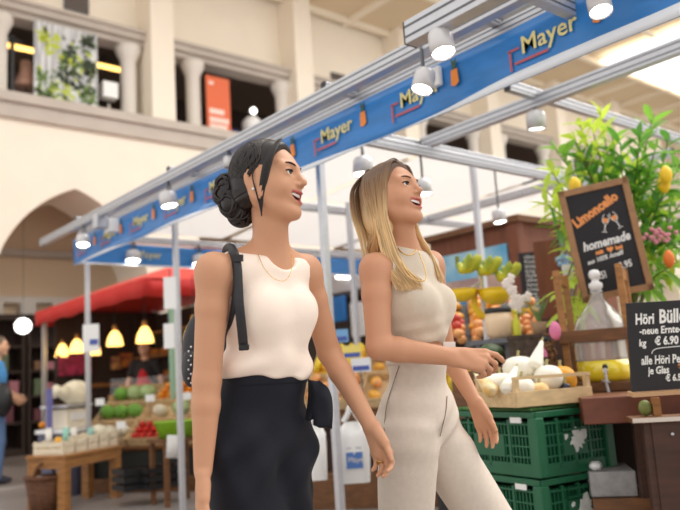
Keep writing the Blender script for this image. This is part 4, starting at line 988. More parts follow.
# artificial grass mat (nobody could count it)
b = MB(); rg = random.Random(9)
gz = .848
b.box(c0 + cex * .21 + cey * .3 + Vector((0, 0, gz + .004)), (.40, .58, .008), cex, cey)
for k in range(1500):
    edge = rg.random() < .6
    u = rg.uniform(.0, .42) if not edge else rg.choice((rg.uniform(0, .42),)); v = rg.uniform(0, .6) if not edge else rg.uniform(0, .02)
    if rg.random() < .3: u, v = rg.uniform(0, .02), rg.uniform(0, .6)
    q = c0 + cex * u + cey * v + Vector((0, 0, gz + .004)); dd = Vector((rg.gauss(0, .5), rg.gauss(0, .5), 1)).normalized() * rg.uniform(.008, .016)
    s = Vector((rg.gauss(0, 1), rg.gauss(0, 1), 0)).normalized() * .0018
    b.add([q - s, q + s, q + dd], [(0, 1, 2)])
o = b.build('grass_mat', mat('artificial_grass', srgb(84, 128, 70), .7)); tag(o, 'strip of green artificial grass under the squash crate', 'grass mat', kind='stuff')

# ================================================================== SQUASH CRATE
wz = .866
wo = Vector((2.645, 2.045, wz)); wex, wey = Vector((.95, -.31, 0)).normalized(), Vector((.31, .95, 0)).normalized(); ez = Vector((0, 0, 1))
WW, WD = .40, .32
wc = thing('squash_crate', wo + wex * WW / 2 + wey * WD / 2, 'shallow pale wooden crate of squashes on top of the green crates', 'crate')
MB().box(wo + wex * WW / 2 + wey * WD / 2 + ez * .004, (WW, WD, .008), wex, wey).build('base_board', WOODP, wc)
for q, L, a in ((wo + wex * WW / 2, WW, 0), (wo + wex * WW / 2 + wey * WD, WW, 0), (wo + wey * WD / 2, WD, 1), (wo + wey * WD / 2 + wex * WW, WD, 1)):
    MB().box(q + ez * .034, (L if a == 0 else .010, .010 if a == 0 else L, .066), wex, wey).build('side_board', WOODP, wc, bevel=.002)
for u in (.012, WW - .012):
    for v in (.012, WD - .012): MB().box(wo + wex * u + wey * v + ez * .065, (.022, .022, .13), wex, wey).build('corner_post', WOODP, wc)
for v in (0, WD): MB().box(wo + wex * WW / 2 + wey * v + ez * .124, (WW, .008, .014), wex, wey).build('top_slat', WOODP, wc)
MB().box(wo + wex * (WW - .0) + wey * WD / 2 + ez * .122, (.010, WD, .018), wex, wey).build('top_slat', WOODP, wc)
SQW = mat('white_squash_skin', srgb(250, 246, 232), .45, var=.06, scale=8)
SQP = mat('orange_pumpkin_skin', srgb(240, 170, 40), .45, var=.15, scale=8)
def W(u, v, z): return wo + wex * u + wey * v + ez * z
def squash(c, r, label, fn, m, R=None, stem=True, name='squash', sd=Vector((0, 0, 1))):
    t = thing(name, c - Vector((0, 0, r[2])), label, name)
    MB().ball(c, r, 22, 14, R=R, fn=fn).build('squash_body', m, t)
    if stem:
        s = sd.normalized(); top = c + s * (r[2] * .9)
        MB().tube([top - s * .008, top + s * .012, top + s * .024 + Vector((.006, 0, 0))], [.009, .006, .007], 8).build('stem', mat('squash_stem', srgb(170, 160, 110), .8), t)
    return t
rib = lambda n, a: (lambda d, th, p: (1 - a * (1 - abs(sin(n * p / 2)) ** .6) * sin(th)) * (1 - .12 * abs(cos(th)) ** 6))
RY = lambda ax, a: Matrix.Rotation(a, 3, Vector(ax))
squash(W(.25, .10, .115), (.068, .068, .064), 'large round white squash in the middle front of the crate', rib(10, .10), SQW)
squash(W(.30, .23, .10), (.062, .062, .058), 'round white squash behind the slat at the right of the crate', rib(9, .12), SQW)
squash(W(.17, .20, .165), (.078, .078, .062), 'white scalloped squash heaped at the back of the crate', rib(10, .16), SQW)
squash(W(.10, .09, .075), (.058, .058, .056), 'small white squash at the front left of the crate', rib(8, .12), SQW)
squash(W(.165, .055, .06), (.043, .043, .043), 'cream squash with orange cheek at the front of the crate', rib(7, .06), mat('cream_orange_skin', srgb(252, 236, 200), .45, var=.3, scale=9, col2=srgb(244, 190, 100)))
squash(W(.06, .20, .105), (.055, .08, .05), 'pale long squash at the back left of the crate', rib(6, .05), SQW, RY((0, 0, 1), .8))
# tapered white gourds
def gourd(a, b, r0, label, m):
    a, b = Vector(a), Vector(b); t = thing('gourd', (a + b) / 2, label, 'gourd'); n = 12
    MB().tube([a + (b - a) * (k / n) for k in range(n + 1)], [r0 * .5] + [r0 * (1 - .05 * k - .30 * (k / n) ** 2) * (1 - .02 * (k % 2)) for k in range(1, n - 1)] + [r0 * .28, r0 * .1], 14).build('squash_body', m, t)
    MB().tube([b, b + (b - a).normalized() * .016], [.006, .004], 6).build('stem', mat('squash_stem', srgb(170, 160, 110), .8), t)
gourd(W(.20, .13, .16), W(.275, .15, .285), .040, 'pointed white gourd standing up out of the squash crate', SQW)
gourd(W(-.05, .10, .07), W(-.02, .28, .15), .036, 'speckled cream gourd poking over the left edge of the crate', mat('speckled_skin', srgb(240, 226, 190), .5, var=.3, scale=25, col2=srgb(226, 180, 100)))
gourd(W(-.01, .05, .07), W(.10, .12, .175), .038, 'white ridged gourd leaning at the left of the crate', SQW)
squash(W(.36, .15, .10), (.064, .075, .072), 'orange yellow pumpkin at the right end of the crate', rib(10, .10), SQP, name='pumpkin')
squash(W(.345, .275, .075), (.05, .05, .05), 'small orange pumpkin behind the larger one in the crate', rib(9, .1), SQP, name='pumpkin')
squash(W(.305, .06, .052), (.028, .028, .042), 'dark purple eggplant between white squash and pumpkin', lambda d, th, p: 1 - .1 * cos(th), mat('eggplant_skin', srgb(40, 40, 60), .2), RY((1, 0, 0), .5), name='eggplant')
q = W(.335, .26, .185); t = thing('price_tag', q, 'small dark price tag with white writing above the pumpkin', 'price tag')
MB().box(q, (.085, .004, .05), wex, wey, ez).build('card', CHALK, t); text('lettering', 'kg 2.50', CHALKW, t, q - wex * .035 - wey * .003 - ez * .01, wex, ez, .024, 'LEFT', .0004)
MB().tube([q - ez * .02, q - ez * .09], .003, 5).build('cane', ALUD, t)

# ================================================================== COUNTER AT THE RIGHT
co_ = thing('market_counter', (3.2, 1.5, 0), 'dark brown wooden counter with shelf at the right edge', 'counter')
kx, ky = Vector((.62, -.785, 0)), Vector((.785, .62, 0))
ka = Vector((2.845, 1.845, 0))
MB().box(ka + kx * .45 + ky * .25 + Vector((0, 0, .835)), (.92, .5, .11), kx, ky).build('top_beam', mat('mahogany_wood', srgb(118, 64, 44), .5, var=.25, scale=3, stretch=(1, 6, 6)), co_, bevel=.004)
MB().box(ka + kx * .45 + ky * .25 + Vector((0, 0, .45)), (.90, .46, .03), kx, ky).build('bottom_shelf', WOODB, co_)
MB().box(ka + kx * .45 + ky * .01 + Vector((0, 0, .44)), (.92, .03, .07), kx, ky).build('bottom_rail', WOODB, co_)
for u in (.215, .62): MB().box(ka + kx * u + ky * .04 + Vector((0, 0, .39)), (.055, .08, .78), kx, ky).build('post', WOODD, co_)
MB().box(ka + kx * .30 + ky * .62 + Vector((0, 0, .865)), (.62, .34, .05), kx, ky).build('rear_deck', WOODB, co_)
for u in (.04, .56): MB().box(ka + kx * u + ky * .74 + Vector((0, 0, .42)), (.05, .05, .84), kx, ky).build('post', WOODD, co_)
for u in (.02, .88): MB().box(ka + kx * u + ky * .44 + Vector((0, 0, .39)), (.06, .06, .78), kx, ky).build('post', WOODD, co_)
MB().box(ka + kx * .45 + ky * .47 + Vector((0, 0, .40)), (.9, .02, .76), kx, ky).build('back_panel', DARK, co_)
o = MB().box(ka + kx * .09 + ky * .25 + Vector((0, 0, .52)), (.19, .3, .105), kx, ky).build('concrete_block', mat('grey_concrete', srgb(176, 174, 176), .9, var=.2, scale=30, bump=.3), bevel=.006); tag(o, 'grey concrete block on the bottom shelf of the dark counter', 'block')
o = MB().ball(ka + kx * .03 + ky * .14 + Vector((0, 0, .593)), (.03, .025, .02), 10, 7, fn=lambda d, th, p: 1 + .25 * sin(4 * p) * sin(3 * th)).build('paper_scrap', WHITEP); tag(o, 'crumpled white paper scrap on the concrete block', 'paper')
# lower front cupboard with white-edged board
cb = thing('side_cupboard', (2.95, 1.4, 0), 'dark brown cupboard with pale topped board below the price chalkboard', 'cupboard')
pa, pb2 = Vector((2.755, 1.575, 0)), kx
MB().box(pa + kx * .25 + ky * .07 + Vector((0, 0, .805)), (.52, .16, .018), kx, ky).build('board', WOODB, cb)
MB().box(pa + kx * .25 - ky * .012 + Vector((0, 0, .807)), (.52, .006, .016), kx, ky).build('white_edge', mat('pale_edge', srgb(206, 196, 186), .7), cb)
MB().box(pa + kx * .28 + ky * .06 + Vector((0, 0, .4)), (.44, .10, .79), kx, ky).build('cupboard_body', WOODD, cb)
MB().box(pa + kx * .05 + ky * .05 + Vector((0, 0, .4)), (.035, .06, .79), kx, ky).build('front_post', WOODD, cb)
MB().ball(pa + kx * .13 + ky * .0 + Vector((0, 0, .75)), .007, 8, 6).build('screw', ALU, cb)
q = pa + kx * .18 - ky * .0 + Vector((0, 0, .66)); o = MB().grid([[q + kx * (.0 + .09 * j) + Vector((0, 0, .03 * (1 - i) + (.02 * j if i == 0 else -.045 * j * (i - 1)))) - ky * (.045 + .015 * i * j) for j in range(3)] for i in range(3)], True, .002).build('paper_note', mat('kraft_paper', srgb(206, 186, 150), .8)); tag(o, 'beige paper corner sticking out in front of the dark cupboard', 'paper')
# small items on that board
o = MB().box(pa + kx * .10 + ky * .09 + Vector((0, 0, .85)), (.03, .03, .07), kx, ky).build('wooden_peg', WOODO); tag(o, 'short orange wooden peg on the board under the chalkboard', 'peg')
o = MB().ball(pa + kx * .06 + ky * .10 + Vector((0, 0, .846)), (.026, .026, .032), 12, 8).build('pear', mat('green_pear', srgb(120, 130, 70), .6)); tag(o, 'green pear on the board under the chalkboard', 'pear')

# ---- price chalkboard at the right edge
hx = Vector((.80, -.60, 0)).normalized()
hb0 = Vector((2.742, 1.566, .915)); hz_ = Vector((-.10, -.10, 1)); hz_ = (hz_ - hx * hz_.dot(hx)).normalized(); hn = hx.cross(hz_)
hb = thing('price_chalkboard', hb0 + hx * .25, 'black chalkboard with white handwritten prices at the right edge', 'chalkboard')
HW, HH = .52, .345
MB().box(hb0 + hx * HW / 2 + hz_ * HH / 2, (HW, HH, .012), hx, hz_, hn).build('panel', CHALK, hb)
MB().box(hb0 + hx * HW / 2 - hz_ * .006 + hn * .006, (HW + .02, .016, .05), hx, hz_, hn).build('ledge', mat('pale_brown_ledge', srgb(190, 150, 112), .6), hb)
def wr(s, u, v, size, m=CHALKW, sh=.08, b=.0012, sx=.95): text('lettering', s, m, hb, hb0 + hx * (u * .84 + .004) + hz_ * v + hn * .0068, hx, hz_, size, 'LEFT', .0004, sh, b * .8, sx * .84)
wr('Höri', .028, .262, .058, b=.0022, sx=.82); wr('Bülle', .140, .262, .074, b=.0026, sx=.85)
wr('-neue Ernte-', .045, .222, .040, b=.0012, sx=.98)
wr('kg', .04, .176, .038); wr('€ 6.90', .115, .178, .044, b=.0018)
wr('alle Höri Pesto', .045, .105, .047, b=.0012, sx=.82)
wr('je Glas', .075, .067, .040, sx=.9); wr('€ 6.50', .155, .036, .036); wr('*', .215, .066, .05, CHALKO)
MB().tube([hb0 + hx * p.x + hz_ * p.y + hn * .007 for p in spline([(.085, .145, 0), (.097, .160, 0), (.14, .166, 0), (.3, .168, 0), (.5, .168, 0)], 5)], .0016, 5).build("chalk_line", CHALKW, hb)

# ---- Limoncello board
l0, l1, l3 = P(583, 303, 4.08), P(654, 289, 4.00), P(565, 191, 4.12)
lx = (l1 - l0).normalized(); lyv = (l3 - l0); LH = lyv.length; ly = (lyv - lx * lyv.dot(lx)).normalized(); ln = lx.cross(ly); LW = (l1 - l0).length
ly = ly
lb = thing('framed_chalkboard', l0 + lx * LW / 2, 'wood framed chalkboard with orange and white lettering in front of the foliage', 'chalkboard')
FRM = mat('brown_frame_wood', srgb(172, 128, 88), .6, var=.2, scale=6, stretch=(4, 4, 4))
MB().box(l0 + lx * LW / 2 + ly * LH / 2, (LW, LH, .012), lx, ly, ln).build('panel', CHALK, lb)
fw_ = .035
for c, s in ((l0 + lx * LW / 2 + ly * fw_ / 2, (LW, fw_)), (l0 + lx * LW / 2 + ly * (LH - fw_ / 2), (LW, fw_)), (l0 + lx * fw_ / 2 + ly * LH / 2, (fw_, LH)), (l0 + lx * (LW - fw_ / 2) + ly * LH / 2, (fw_, LH))):
    MB().box(c + ln * .006, (*s, .022), lx, ly, ln).build('frame_bar', FRM, lb, bevel=.003)
LK = 1.172
def LT(s, u, v, size, m, ang=0, sh=.0, b=.002, sx=1.0):
    u, v, size = u * LK, v * LK, size * LK
    e = lx * cos(ang) + ly * sin(ang); g = ly * cos(ang) - lx * sin(ang)
    text('lettering', s, m, lb, l0 + lx * u + ly * v + ln * .0068, e, g, size, 'LEFT', .0004, sh, b, sx)
LT('Limoncello', .048, .345, .062, CHALKO, .42, 0, .0035, .84)
LT('homemade', .055, .232, .058, CHALKW, .06, .25, .0022, .82)
LT('mit', .105, .206, .026, CHALKO, .05); LT('bei', .195, .210, .026, CHALKO, .05)
LT('aus 100% Amalfi', .060, .168, .030, CHALKW, .10, .3, .0008, .82)
LT('0.35l', .058, .088, .046, CHALKW, .10, .1, .0012, .8); LT('8.95', .19, .118, .044, CHALKW, .10, .1, .0012, .8)
# heart and two toasting glasses in chalk
hp = [(.018 * sin(a) ** 3, .00115 * (13 * cos(a) - 5 * cos(2 * a) - 2 * cos(3 * a) - cos(4 * a))) for a in [2 * pi * k / 28 for k in range(28)]]
MB().prism(hp, lx, ly, l0 + lx * .170 * LK + ly * .218 * LK + ln * .0066, .001, ln).build('chalk_heart', CHALKO, lb)
for k, (u, v, a) in enumerate(((.175, .335, .28), (.225, .34, -.32))):
    e = lx * cos(a) - ly * sin(a); g = ly * cos(a) + lx * sin(a); o_ = l0 + lx * u * LK + ly * v * LK + ln * .0068; e = e * LK; g = g * LK
    if k == 0: pass
    pr = [(-.008, .045), (-.0135, .03), (-.014, .015), (-.006, .002), (-.001, 0), (-.001, -.03), (-.012, -.036), (.012, -.036), (.001, -.03), (.001, 0), (.006, .002), (.014, .015), (.0135, .03), (.008, .045)]
    gl = MB().tube([o_ + e * x + g * y for x, y in pr], .0022, 5).build('chalk_glass', CHALKW, lb)
    MB().prism([(-.0115, .012), (0, .004), (.0115, .012), (.011, .028), (-.011, .028)], e, g, o_ - ln * .0003, .0008, ln).build('chalk_drink', CHALKO, gl)
MB().box(l0 + lx * LW * .5 - ln * .03 + Vector((0, 0, -.66)), (.03, .03, 1.34), lx, ln, lx.cross(ln) * -1).build('support_post', FRM, lb)

# ---- carboy on its wooden stand
sa, sb = Vector((.413, -.908, 0)).normalized(), Vector((.908, .413, 0)).normalized()
so = P(567, 394, 3.75); so.z = .892
sd_ = thing('carboy_stand', so + sa * .14 + sb * .1, 'oak stand with two ladder shaped ends holding the glass carboy', 'stand')
SWd, SDp = .345, .30
MB().box(so + sa * SWd / 2 + sb * SDp / 2 + Vector((0, 0, .022)), (SWd, SDp, .044), sa, sb).build('base_board', WOODB, sd_, bevel=.003)
for e_, off in (('l', .0), ('r', SWd - .04)):
    for k, v in enumerate((.02, SDp - .02)):
        q = so + sa * (off + .02) + sb * v
        MB().bar(q + Vector((0, 0, .04)), q + Vector((0, 0, .62)) - sa * .014, .034, .027, up=sb).build('post', WOODO, sd_, bevel=.003)
    q = so + sa * (off + .008) + sb * SDp / 2
    MB().box(q + Vector((0, 0, .58)), (.02, SDp, .058), sa, sb).build('top_rail', WOODO, sd_, bevel=.003)
MB().box(so + sa * SWd / 2 - sb * .0 + Vector((0, 0, .275)), (SWd + .02, .022, .062), sa, sb).build('cross_board', WOODB, sd_, bevel=.003)
MB().box(so + sa * SWd / 2 + sb * SDp + Vector((0, 0, .275)), (SWd + .02, .022, .062), sa, sb).build('cross_board', WOODB, sd_, bevel=.003)
cbp = so + sa * (SWd / 2 + .005) + sb * SDp / 2 + Vector((0, 0, .046))
cy = thing('glass_carboy', cbp, 'clear glass carboy with yellow liqueur and a white stopper in the oak stand', 'carboy')
K_ = 1.16; prof = [(r * K_ * 1.0, z * K_) for r, z in [(.10, 0), (.118, .02), (.12, .10), (.122, .17), (.118, .22), (.098, .27), (.062, .32), (.034, .355), (.026, .375), (.028, .40)]]
inner = [(r - .005, z + (.004 if z < .3 else 0)) for r, z in prof][::-1]
zl = .105; up_ = [p for p in prof if p[1] > zl]
MB().lathe(cbp, [(.1395, zl)] + up_ + [(.022, .464)] + [(r - .005, z) for r, z in up_][::-1][1:] + [(.1345, zl)], 32).build('bottle_body', mat('hazy_glass', (.97, .98, .97), .08, trans=.86), cy)
MB().lathe(cbp, [(.0, 0), (.116, 0), (.137, .023), (.1395, .104), (0, .104)], 32).build('yellow_liqueur', mat('liqueur', (1.0, .80, .04), .12, coat=1.0), cy)
MB().lathe(cbp, [(r * 1.16, z * 1.16) for r, z in [(.019, .385), (.024, .405), (.030, .412), (.030, .43), (.018, .437), (.014, .448), (.024, .458), (.026, .475), (.018, .49), (0, .495)]], 18).build('stopper', WHITEP, cy)
tp = cbp - sb * .142 + sa * .02 + Vector((0, 0, .055))
tpo = MB().tube([tp + sb * .02, tp - sb * .05], .011, 10).build('tap', ALU, cy)
MB().tube([tp - sb * .04 + Vector((0, 0, .012)), tp - sb * .045 - Vector((0, 0, .07)), tp - sb * .045 + sa * .008 - Vector((0, 0, .115))], [.009, .007, .008], 8).build('tap_spout', ALU, tpo)
MB().tube([tp - sb * .03 - sa * .02 - Vector((0, 0, .05)), tp - sb * .05 + sa * .015 - Vector((0, 0, .055))], .006, 8).build('tap_lever', ALU, tpo)
MB().ball(tp - sb * .025 + Vector((0, 0, .018)), .014, 10, 7).build('tap_knob', BLACKP, tpo)

# ================================================================== LEMON TREE
pl_base = P(640, 330, 4.75); pl_base.z = 0
tr = thing('lemon_tree', pl_base, 'leafy potted lemon tree spreading behind the framed chalkboard', 'plant')
PL = pl_base
MB().lathe(PL, [(.15, 0), (.2, .4), (.22, .42), (.22, .46), (.19, .46), (.17, .40), (0, .40)], 22).build('pot', mat('terracotta_pot', srgb(170, 100, 70), .8), tr)
MB().tube(spline([PL + Vector((0, 0, .38)), PL + Vector((.02, 0, .9)), PL + Vector((-.02, .02, 1.35)), PL + Vector((0, .02, 1.7))], 6), [.03] * 12 + [.022] * 7, 10).build('trunk', mat('grey_bark', srgb(120, 100, 80), .9, var=.3, scale=30), tr)
def leaf_mat(name, col):
    m = mat(name, col, .45, var=.22, scale=3); nt = m.node_tree; b = nt.nodes['Principled BSDF']
    t = nt.nodes.new('ShaderNodeBsdfTranslucent'); t.inputs[0].default_value = (min(col[0] * 1.3, 1), min(col[1] * 1.25, 1), col[2], 1); x = nt.nodes.new('ShaderNodeMixShader'); x.inputs[0].default_value = .45
    nt.links.new(b.outputs[0], x.inputs[1]); nt.links.new(t.outputs[0], x.inputs[2]); nt.links.new(x.outputs[0], nt.nodes['Material Output'].inputs[0]); return m
LGR = [leaf_mat('leaf_green', srgb(138, 190, 84)), leaf_mat('leaf_bright', srgb(204, 228, 96)), leaf_mat('leaf_dark', srgb(96, 152, 70))]
def leaf(b, p, d, L, wd, nrm):
    d = d.normalized(); s = d.cross(nrm).normalized(); n = s.cross(d); rows = []
    for k in range(6):
        t = k / 5; w = wd * (sin(pi * min(t * 1.02 + .03, 1)) ** .8) ; c = p + d * (L * t) - Vector((0, 0, 1)) * (L * .25 * t * t)
        rows.append([c - s * w + n * w * .35, c, c + s * w + n * w * .35])
    b.grid(rows, True)
rg = random.Random(31)
tips = [(552, 172, 4.1, 1), (546, 190, 4.1, 1), (556, 150, 4.2, 0), (575, 140, 4.2, 1), (592, 128, 4.2, 1), (605, 160, 4.3, 0), (560, 215, 4.1, 1), (572, 225, 4.0, 0), (600, 112, 4.4, 1), (620, 145, 4.2, 2),
        (640, 138, 4.1, 2), (655, 150, 4.1, 0), (668, 140, 4.2, 2), (676, 165, 4.0, 0), (650, 175, 4.2, 0), (664, 190, 4.0, 2), (672, 215, 4.0, 0), (660, 235, 3.9, 2), (676, 245, 3.8, 0), (655, 260, 3.9, 1), (668, 268, 3.7, 0), (690, 190, 4.0, 0), (645, 210, 4.2, 0), (588, 170, 4.2, 2), (630, 165, 4.3, 1), (566, 186, 4.15, 1), (695, 230, 3.9, 2), (690, 150, 4.2, 0), (612, 135, 4.3, 0), (580, 155, 4.25, 2), (640, 240, 4.0, 2), (648, 285, 3.9, 0)]
def branch(px, py, d, k, n=15, base=None):
    d += .42; tip = P(px, py, d); s0 = base or (PL + Vector((0, .02, rg.uniform(1.2, 1.65)))); mid = (tip + s0) / 2 + Vector((0, 0, .08))
    br = spline([s0, mid, tip], 6); bo = MB().tube(br, [.009 - .0005 * j for j in range(len(br))], 6).build('branch', mat('green_twig', srgb(110, 120, 60), .7), tr)
    b = MB()
    for j in range(n):
        t = .5 + .5 * j / (n - 1); i = min(int(t * (len(br) - 1)), len(br) - 2); p = br[i] + (br[i + 1] - br[i]) * (t * (len(br) - 1) - i)
        ax = (br[i + 1] - br[i]).normalized(); a = j * 2.4; u = ax.orthogonal().normalized(); v = ax.cross(u)
        dd = ax * rg.uniform(.3, .9) + (u * cos(a) + v * sin(a)) * rg.uniform(.6, 1) + Vector((0, 0, .15))
        leaf(b, p, dd, rg.uniform(.13, .21), rg.uniform(.016, .025), Vector((rg.gauss(0, .4), rg.gauss(0, .4), 1)).normalized())
    lo = b.build('leaves', LGR[k], bo)
for px, py, d, k in tips: branch(px, py, d, k)
# drooping sprig under the left oak post
for px, py in ((562, 296), (580, 305), (571, 318)): branch(px, py, 3.75, 1, 9, P(590, 250, 4.5))
for px, py, d, k in ((548, 205, 4.0, 1), (556, 228, 3.95, 2), (566, 238, 3.95, 1), (652, 120, 4.3, 0), (684, 260, 3.8, 1), (660, 205, 4.1, 1), (640, 190, 4.2, 0), (672, 232, 3.95, 0), (580, 125, 4.25, 1)): branch(px, py, d, k)
LEM = mat('lemon_skin_bright', srgb(250, 206, 40), .4)
for px, py, d, c in ((575, 186, 3.9, 0), (666, 175, 3.9, 0), (664, 184, 3.95, 0), (669, 259, 3.6, 1)):
    MB().ball(P(px, py, d + .4), (.036, .036, .05) if not c else (.03, .03, .045), 12, 9, fn=lambda dd, th, p: 1 + .15 * abs(cos(th)) ** 10).build('lemon', LEM if not c else mat('orange_fruit', srgb(226, 120, 40), .5), tr)
b = MB()
for k in range(26): b.ball(P(660 + rg.gauss(0, 9), 236 + rg.gauss(0, 4), 4.2), .013, 6, 5)
b.build('pink_blossom', mat('pink_blossom', srgb(222, 150, 160), .8), tr)
# small wooden table with white items right of the board
# ================================================================== PEOPLE
class Field:
    """signed distance grid; primitives are blended in, the surface comes out as one continuous mesh"""
    def __init__(s, pts, pad, h):
        a = np.array([list(p) for p in pts]); s.lo = a.min(0) - pad; hi = a.max(0) + pad; s.h = h
        s.n = np.ceil((hi - s.lo) / h).astype(int) + 1
        s.v = np.full(s.n, 0.2, np.float32)
    def sub(s, lo, hi):
        i0 = np.maximum(((lo - s.lo) / s.h).astype(int), 0); i1 = np.minimum(((hi - s.lo) / s.h).astype(int) + 2, s.n)
        if (i1 <= i0).any(): return None, None
        ax = [(s.lo[k] + s.h * np.arange(i0[k], i1[k])).astype(np.float32) for k in range(3)]
        return tuple(slice(i0[k], i1[k]) for k in range(3)), np.meshgrid(*ax, indexing='ij', sparse=True)
    def put(s, lo, hi, fn, k, op):
        sl, g = s.sub(lo - k - .012, hi + k + .012)
        if sl is None: return
        d = fn(*g).astype(np.float32); a = s.v[sl]
        if op == 'add':
            h = np.clip(.5 + .5 * (a - d) / k, 0, 1); s.v[sl] = a + (d - a) * h - k * h * (1 - h)
        else:
            h = np.clip(.5 - .5 * (a + d) / k, 0, 1); s.v[sl] = a + (-d - a) * h + k * h * (1 - h)
    def cone(s, a, b, ra, rb, k=.02, op='add', flat=None):
        a, b = np.array(a, float), np.array(b, float); d = b - a; L2 = max(d @ d, 1e-12); m = max(ra, rb)
        def fn(x, y, z):
            px, py, pz = x - a[0], y - a[1], z - a[2]
            t = np.clip((px * d[0] + py * d[1] + pz * d[2]) / L2, 0, 1)
            qx, qy, qz = px - t * d[0], py - t * d[1], pz - t * d[2]
            r2 = qx ** 2 + qy ** 2 + qz ** 2
            if flat is not None:
                n, f = flat; c = qx * n[0] + qy * n[1] + qz * n[2]; r2 = r2 + (f * f - 1) * c * c
            return np.sqrt(r2) - (ra + (rb - ra) * t)
        s.put(np.minimum(a, b) - m, np.maximum(a, b) + m, fn, k, op)
    def ell(s, c, r, R=None, k=.02, op='add'):
        c = np.array(c, float); R = np.eye(3) if R is None else np.array(R); m = max(r)
        def fn(x, y, z):
            p = (x - c[0], y - c[1], z - c[2]); k0 = 0; k1 = 0
            for j in range(3):
                q = (p[0] * R[0, j] + p[1] * R[1, j] + p[2] * R[2, j]) / r[j]; k0 = k0 + q * q; k1 = k1 + (q / r[j]) ** 2
            k0 = np.sqrt(k0); return k0 * (k0 - 1) / np.maximum(np.sqrt(k1), 1e-6)
        s.put(c - m, c + m, fn, k, op)
    def chain(s, pts, rad, k=.012, flat=None):
        for i in range(len(pts) - 1): s.cone(pts[i], pts[i + 1], rad[i], rad[i + 1], k, 'add', flat)
    def half(s, c, n, k=.004):
        """keep the side n points away from"""
        c, n = np.array(c, float), np.array(n, float); n = n / np.linalg.norm(n)
        _, g = s.sub(s.lo, s.lo + s.h * s.n)
        d = ((g[0] - c[0]) * n[0] + (g[1] - c[1]) * n[1] + (g[2] - c[2]) * n[2]).astype(np.float32)
        h = np.clip(.5 - .5 * (s.v - d) / k, 0, 1); s.v = s.v + (d - s.v) * h + k * h * (1 - h)
    def warp(s, fn):
        _, g = s.sub(s.lo, s.lo + s.h * s.n); s.v = s.v + fn(*g).astype(np.float32)
    def mesh(s, smooth=2):
        v = s.v; S = v < 0; n = v.shape
        cnt = np.zeros(tuple(k - 1 for k in n), np.uint8)
        for i in (0, 1):
            for j in (0, 1):
                for k in (0, 1): cnt += S[i:n[0] - 1 + i, j:n[1] - 1 + j, k:n[2] - 1 + k]
        act = (cnt > 0) & (cnt < 8); idx = np.argwhere(act); N = len(idx)
        ids = np.full(act.shape, -1, np.int32); ids[tuple(idx.T)] = np.arange(N)
        acc = np.zeros((N, 3)); c = np.zeros(N)
        co = [(i, j, k) for i in (0, 1) for j in (0, 1) for k in (0, 1)]
        for a in co:
            for ax in range(3):
                if a[ax]: continue
                b = list(a); b[ax] = 1
                va = v[tuple((idx + a).T)]; vb = v[tuple((idx + b).T)]; m = (va < 0) != (vb < 0)
                t = np.where(m, va / np.where(m, va - vb, 1), 0); p = np.array(a, float) + np.outer(t, np.eye(3)[ax])
                acc[m] += p[m]; c[m] += 1
        P_ = s.lo + s.h * (idx + acc / c[:, None])
        F = []
        for ax in range(3):
            sa = [slice(None)] * 3; sb = [slice(None)] * 3; sa[ax] = slice(0, -1); sb[ax] = slice(1, None)
            cr = S[tuple(sa)] != S[tuple(sb)]; e = np.argwhere(cr)
            o1, o2 = [k for k in range(3) if k != ax]
            ok = (e[:, o1] > 0) & (e[:, o2] > 0) & (e[:, o1] < n[o1] - 1) & (e[:, o2] < n[o2] - 1); e = e[ok]
            q = []
            for d1, d2 in ((0, 0), (1, 0), (1, 1), (0, 1)):
                w = e.copy(); w[:, o1] -= d1; w[:, o2] -= d2; q.append(ids[tuple(w.T)])
            q = np.stack(q, 1); ins = S[tuple(e.T)]
            fl = ins if ax != 1 else ~ins
            q[fl] = q[fl][:, ::-1]; F.append(q)
        F = np.concatenate(F)
        for _ in range(smooth):
            A = np.zeros_like(P_); C = np.zeros(N)
            for a, b in ((0, 1), (1, 2), (2, 3), (3, 0)):
                np.add.at(A, F[:, a], P_[F[:, b]]); np.add.at(C, F[:, a], 1); np.add.at(A, F[:, b], P_[F[:, a]]); np.add.at(C, F[:, b], 1)
            P_ = P_ * .45 + .55 * A / C[:, None]
        return P_, F

def sdf_obj(name, VF, m, parent, tint=None):
    V, F = VF; base = np.array(wloc(parent)) if parent is not None else np.zeros(3)
    me = bpy.data.meshes.new(name); me.vertices.add(len(V)); me.vertices.foreach_set('co', (V - base).astype(np.float32).ravel())
    me.loops.add(F.size); me.loops.foreach_set('vertex_index', F.astype(np.int32).ravel())
    me.polygons.add(len(F)); me.polygons.foreach_set('loop_start', np.arange(0, F.size, 4, dtype=np.int32)); me.polygons.foreach_set('loop_total', np.full(len(F), 4, np.int32))
    me.update(calc_edges=True); me.validate()
    me.polygons.foreach_set('use_smooth', [True] * len(me.polygons))
    if tint is not None:
        at = me.color_attributes.new('tint', 'FLOAT_COLOR', 'POINT'); at.data.foreach_set('color', np.concatenate([tint, np.ones((len(V), 1))], 1).astype(np.float32).ravel())
    me.materials.append(m); o = bpy.data.objects.new(name, me); COL.objects.link(o)
    bm = bmesh.new(); bm.from_mesh(me); bmesh.ops.recalc_face_normals(bm, faces=bm.faces); bm.to_mesh(me); bm.free()
    if parent is not None: o.parent = parent
    return o

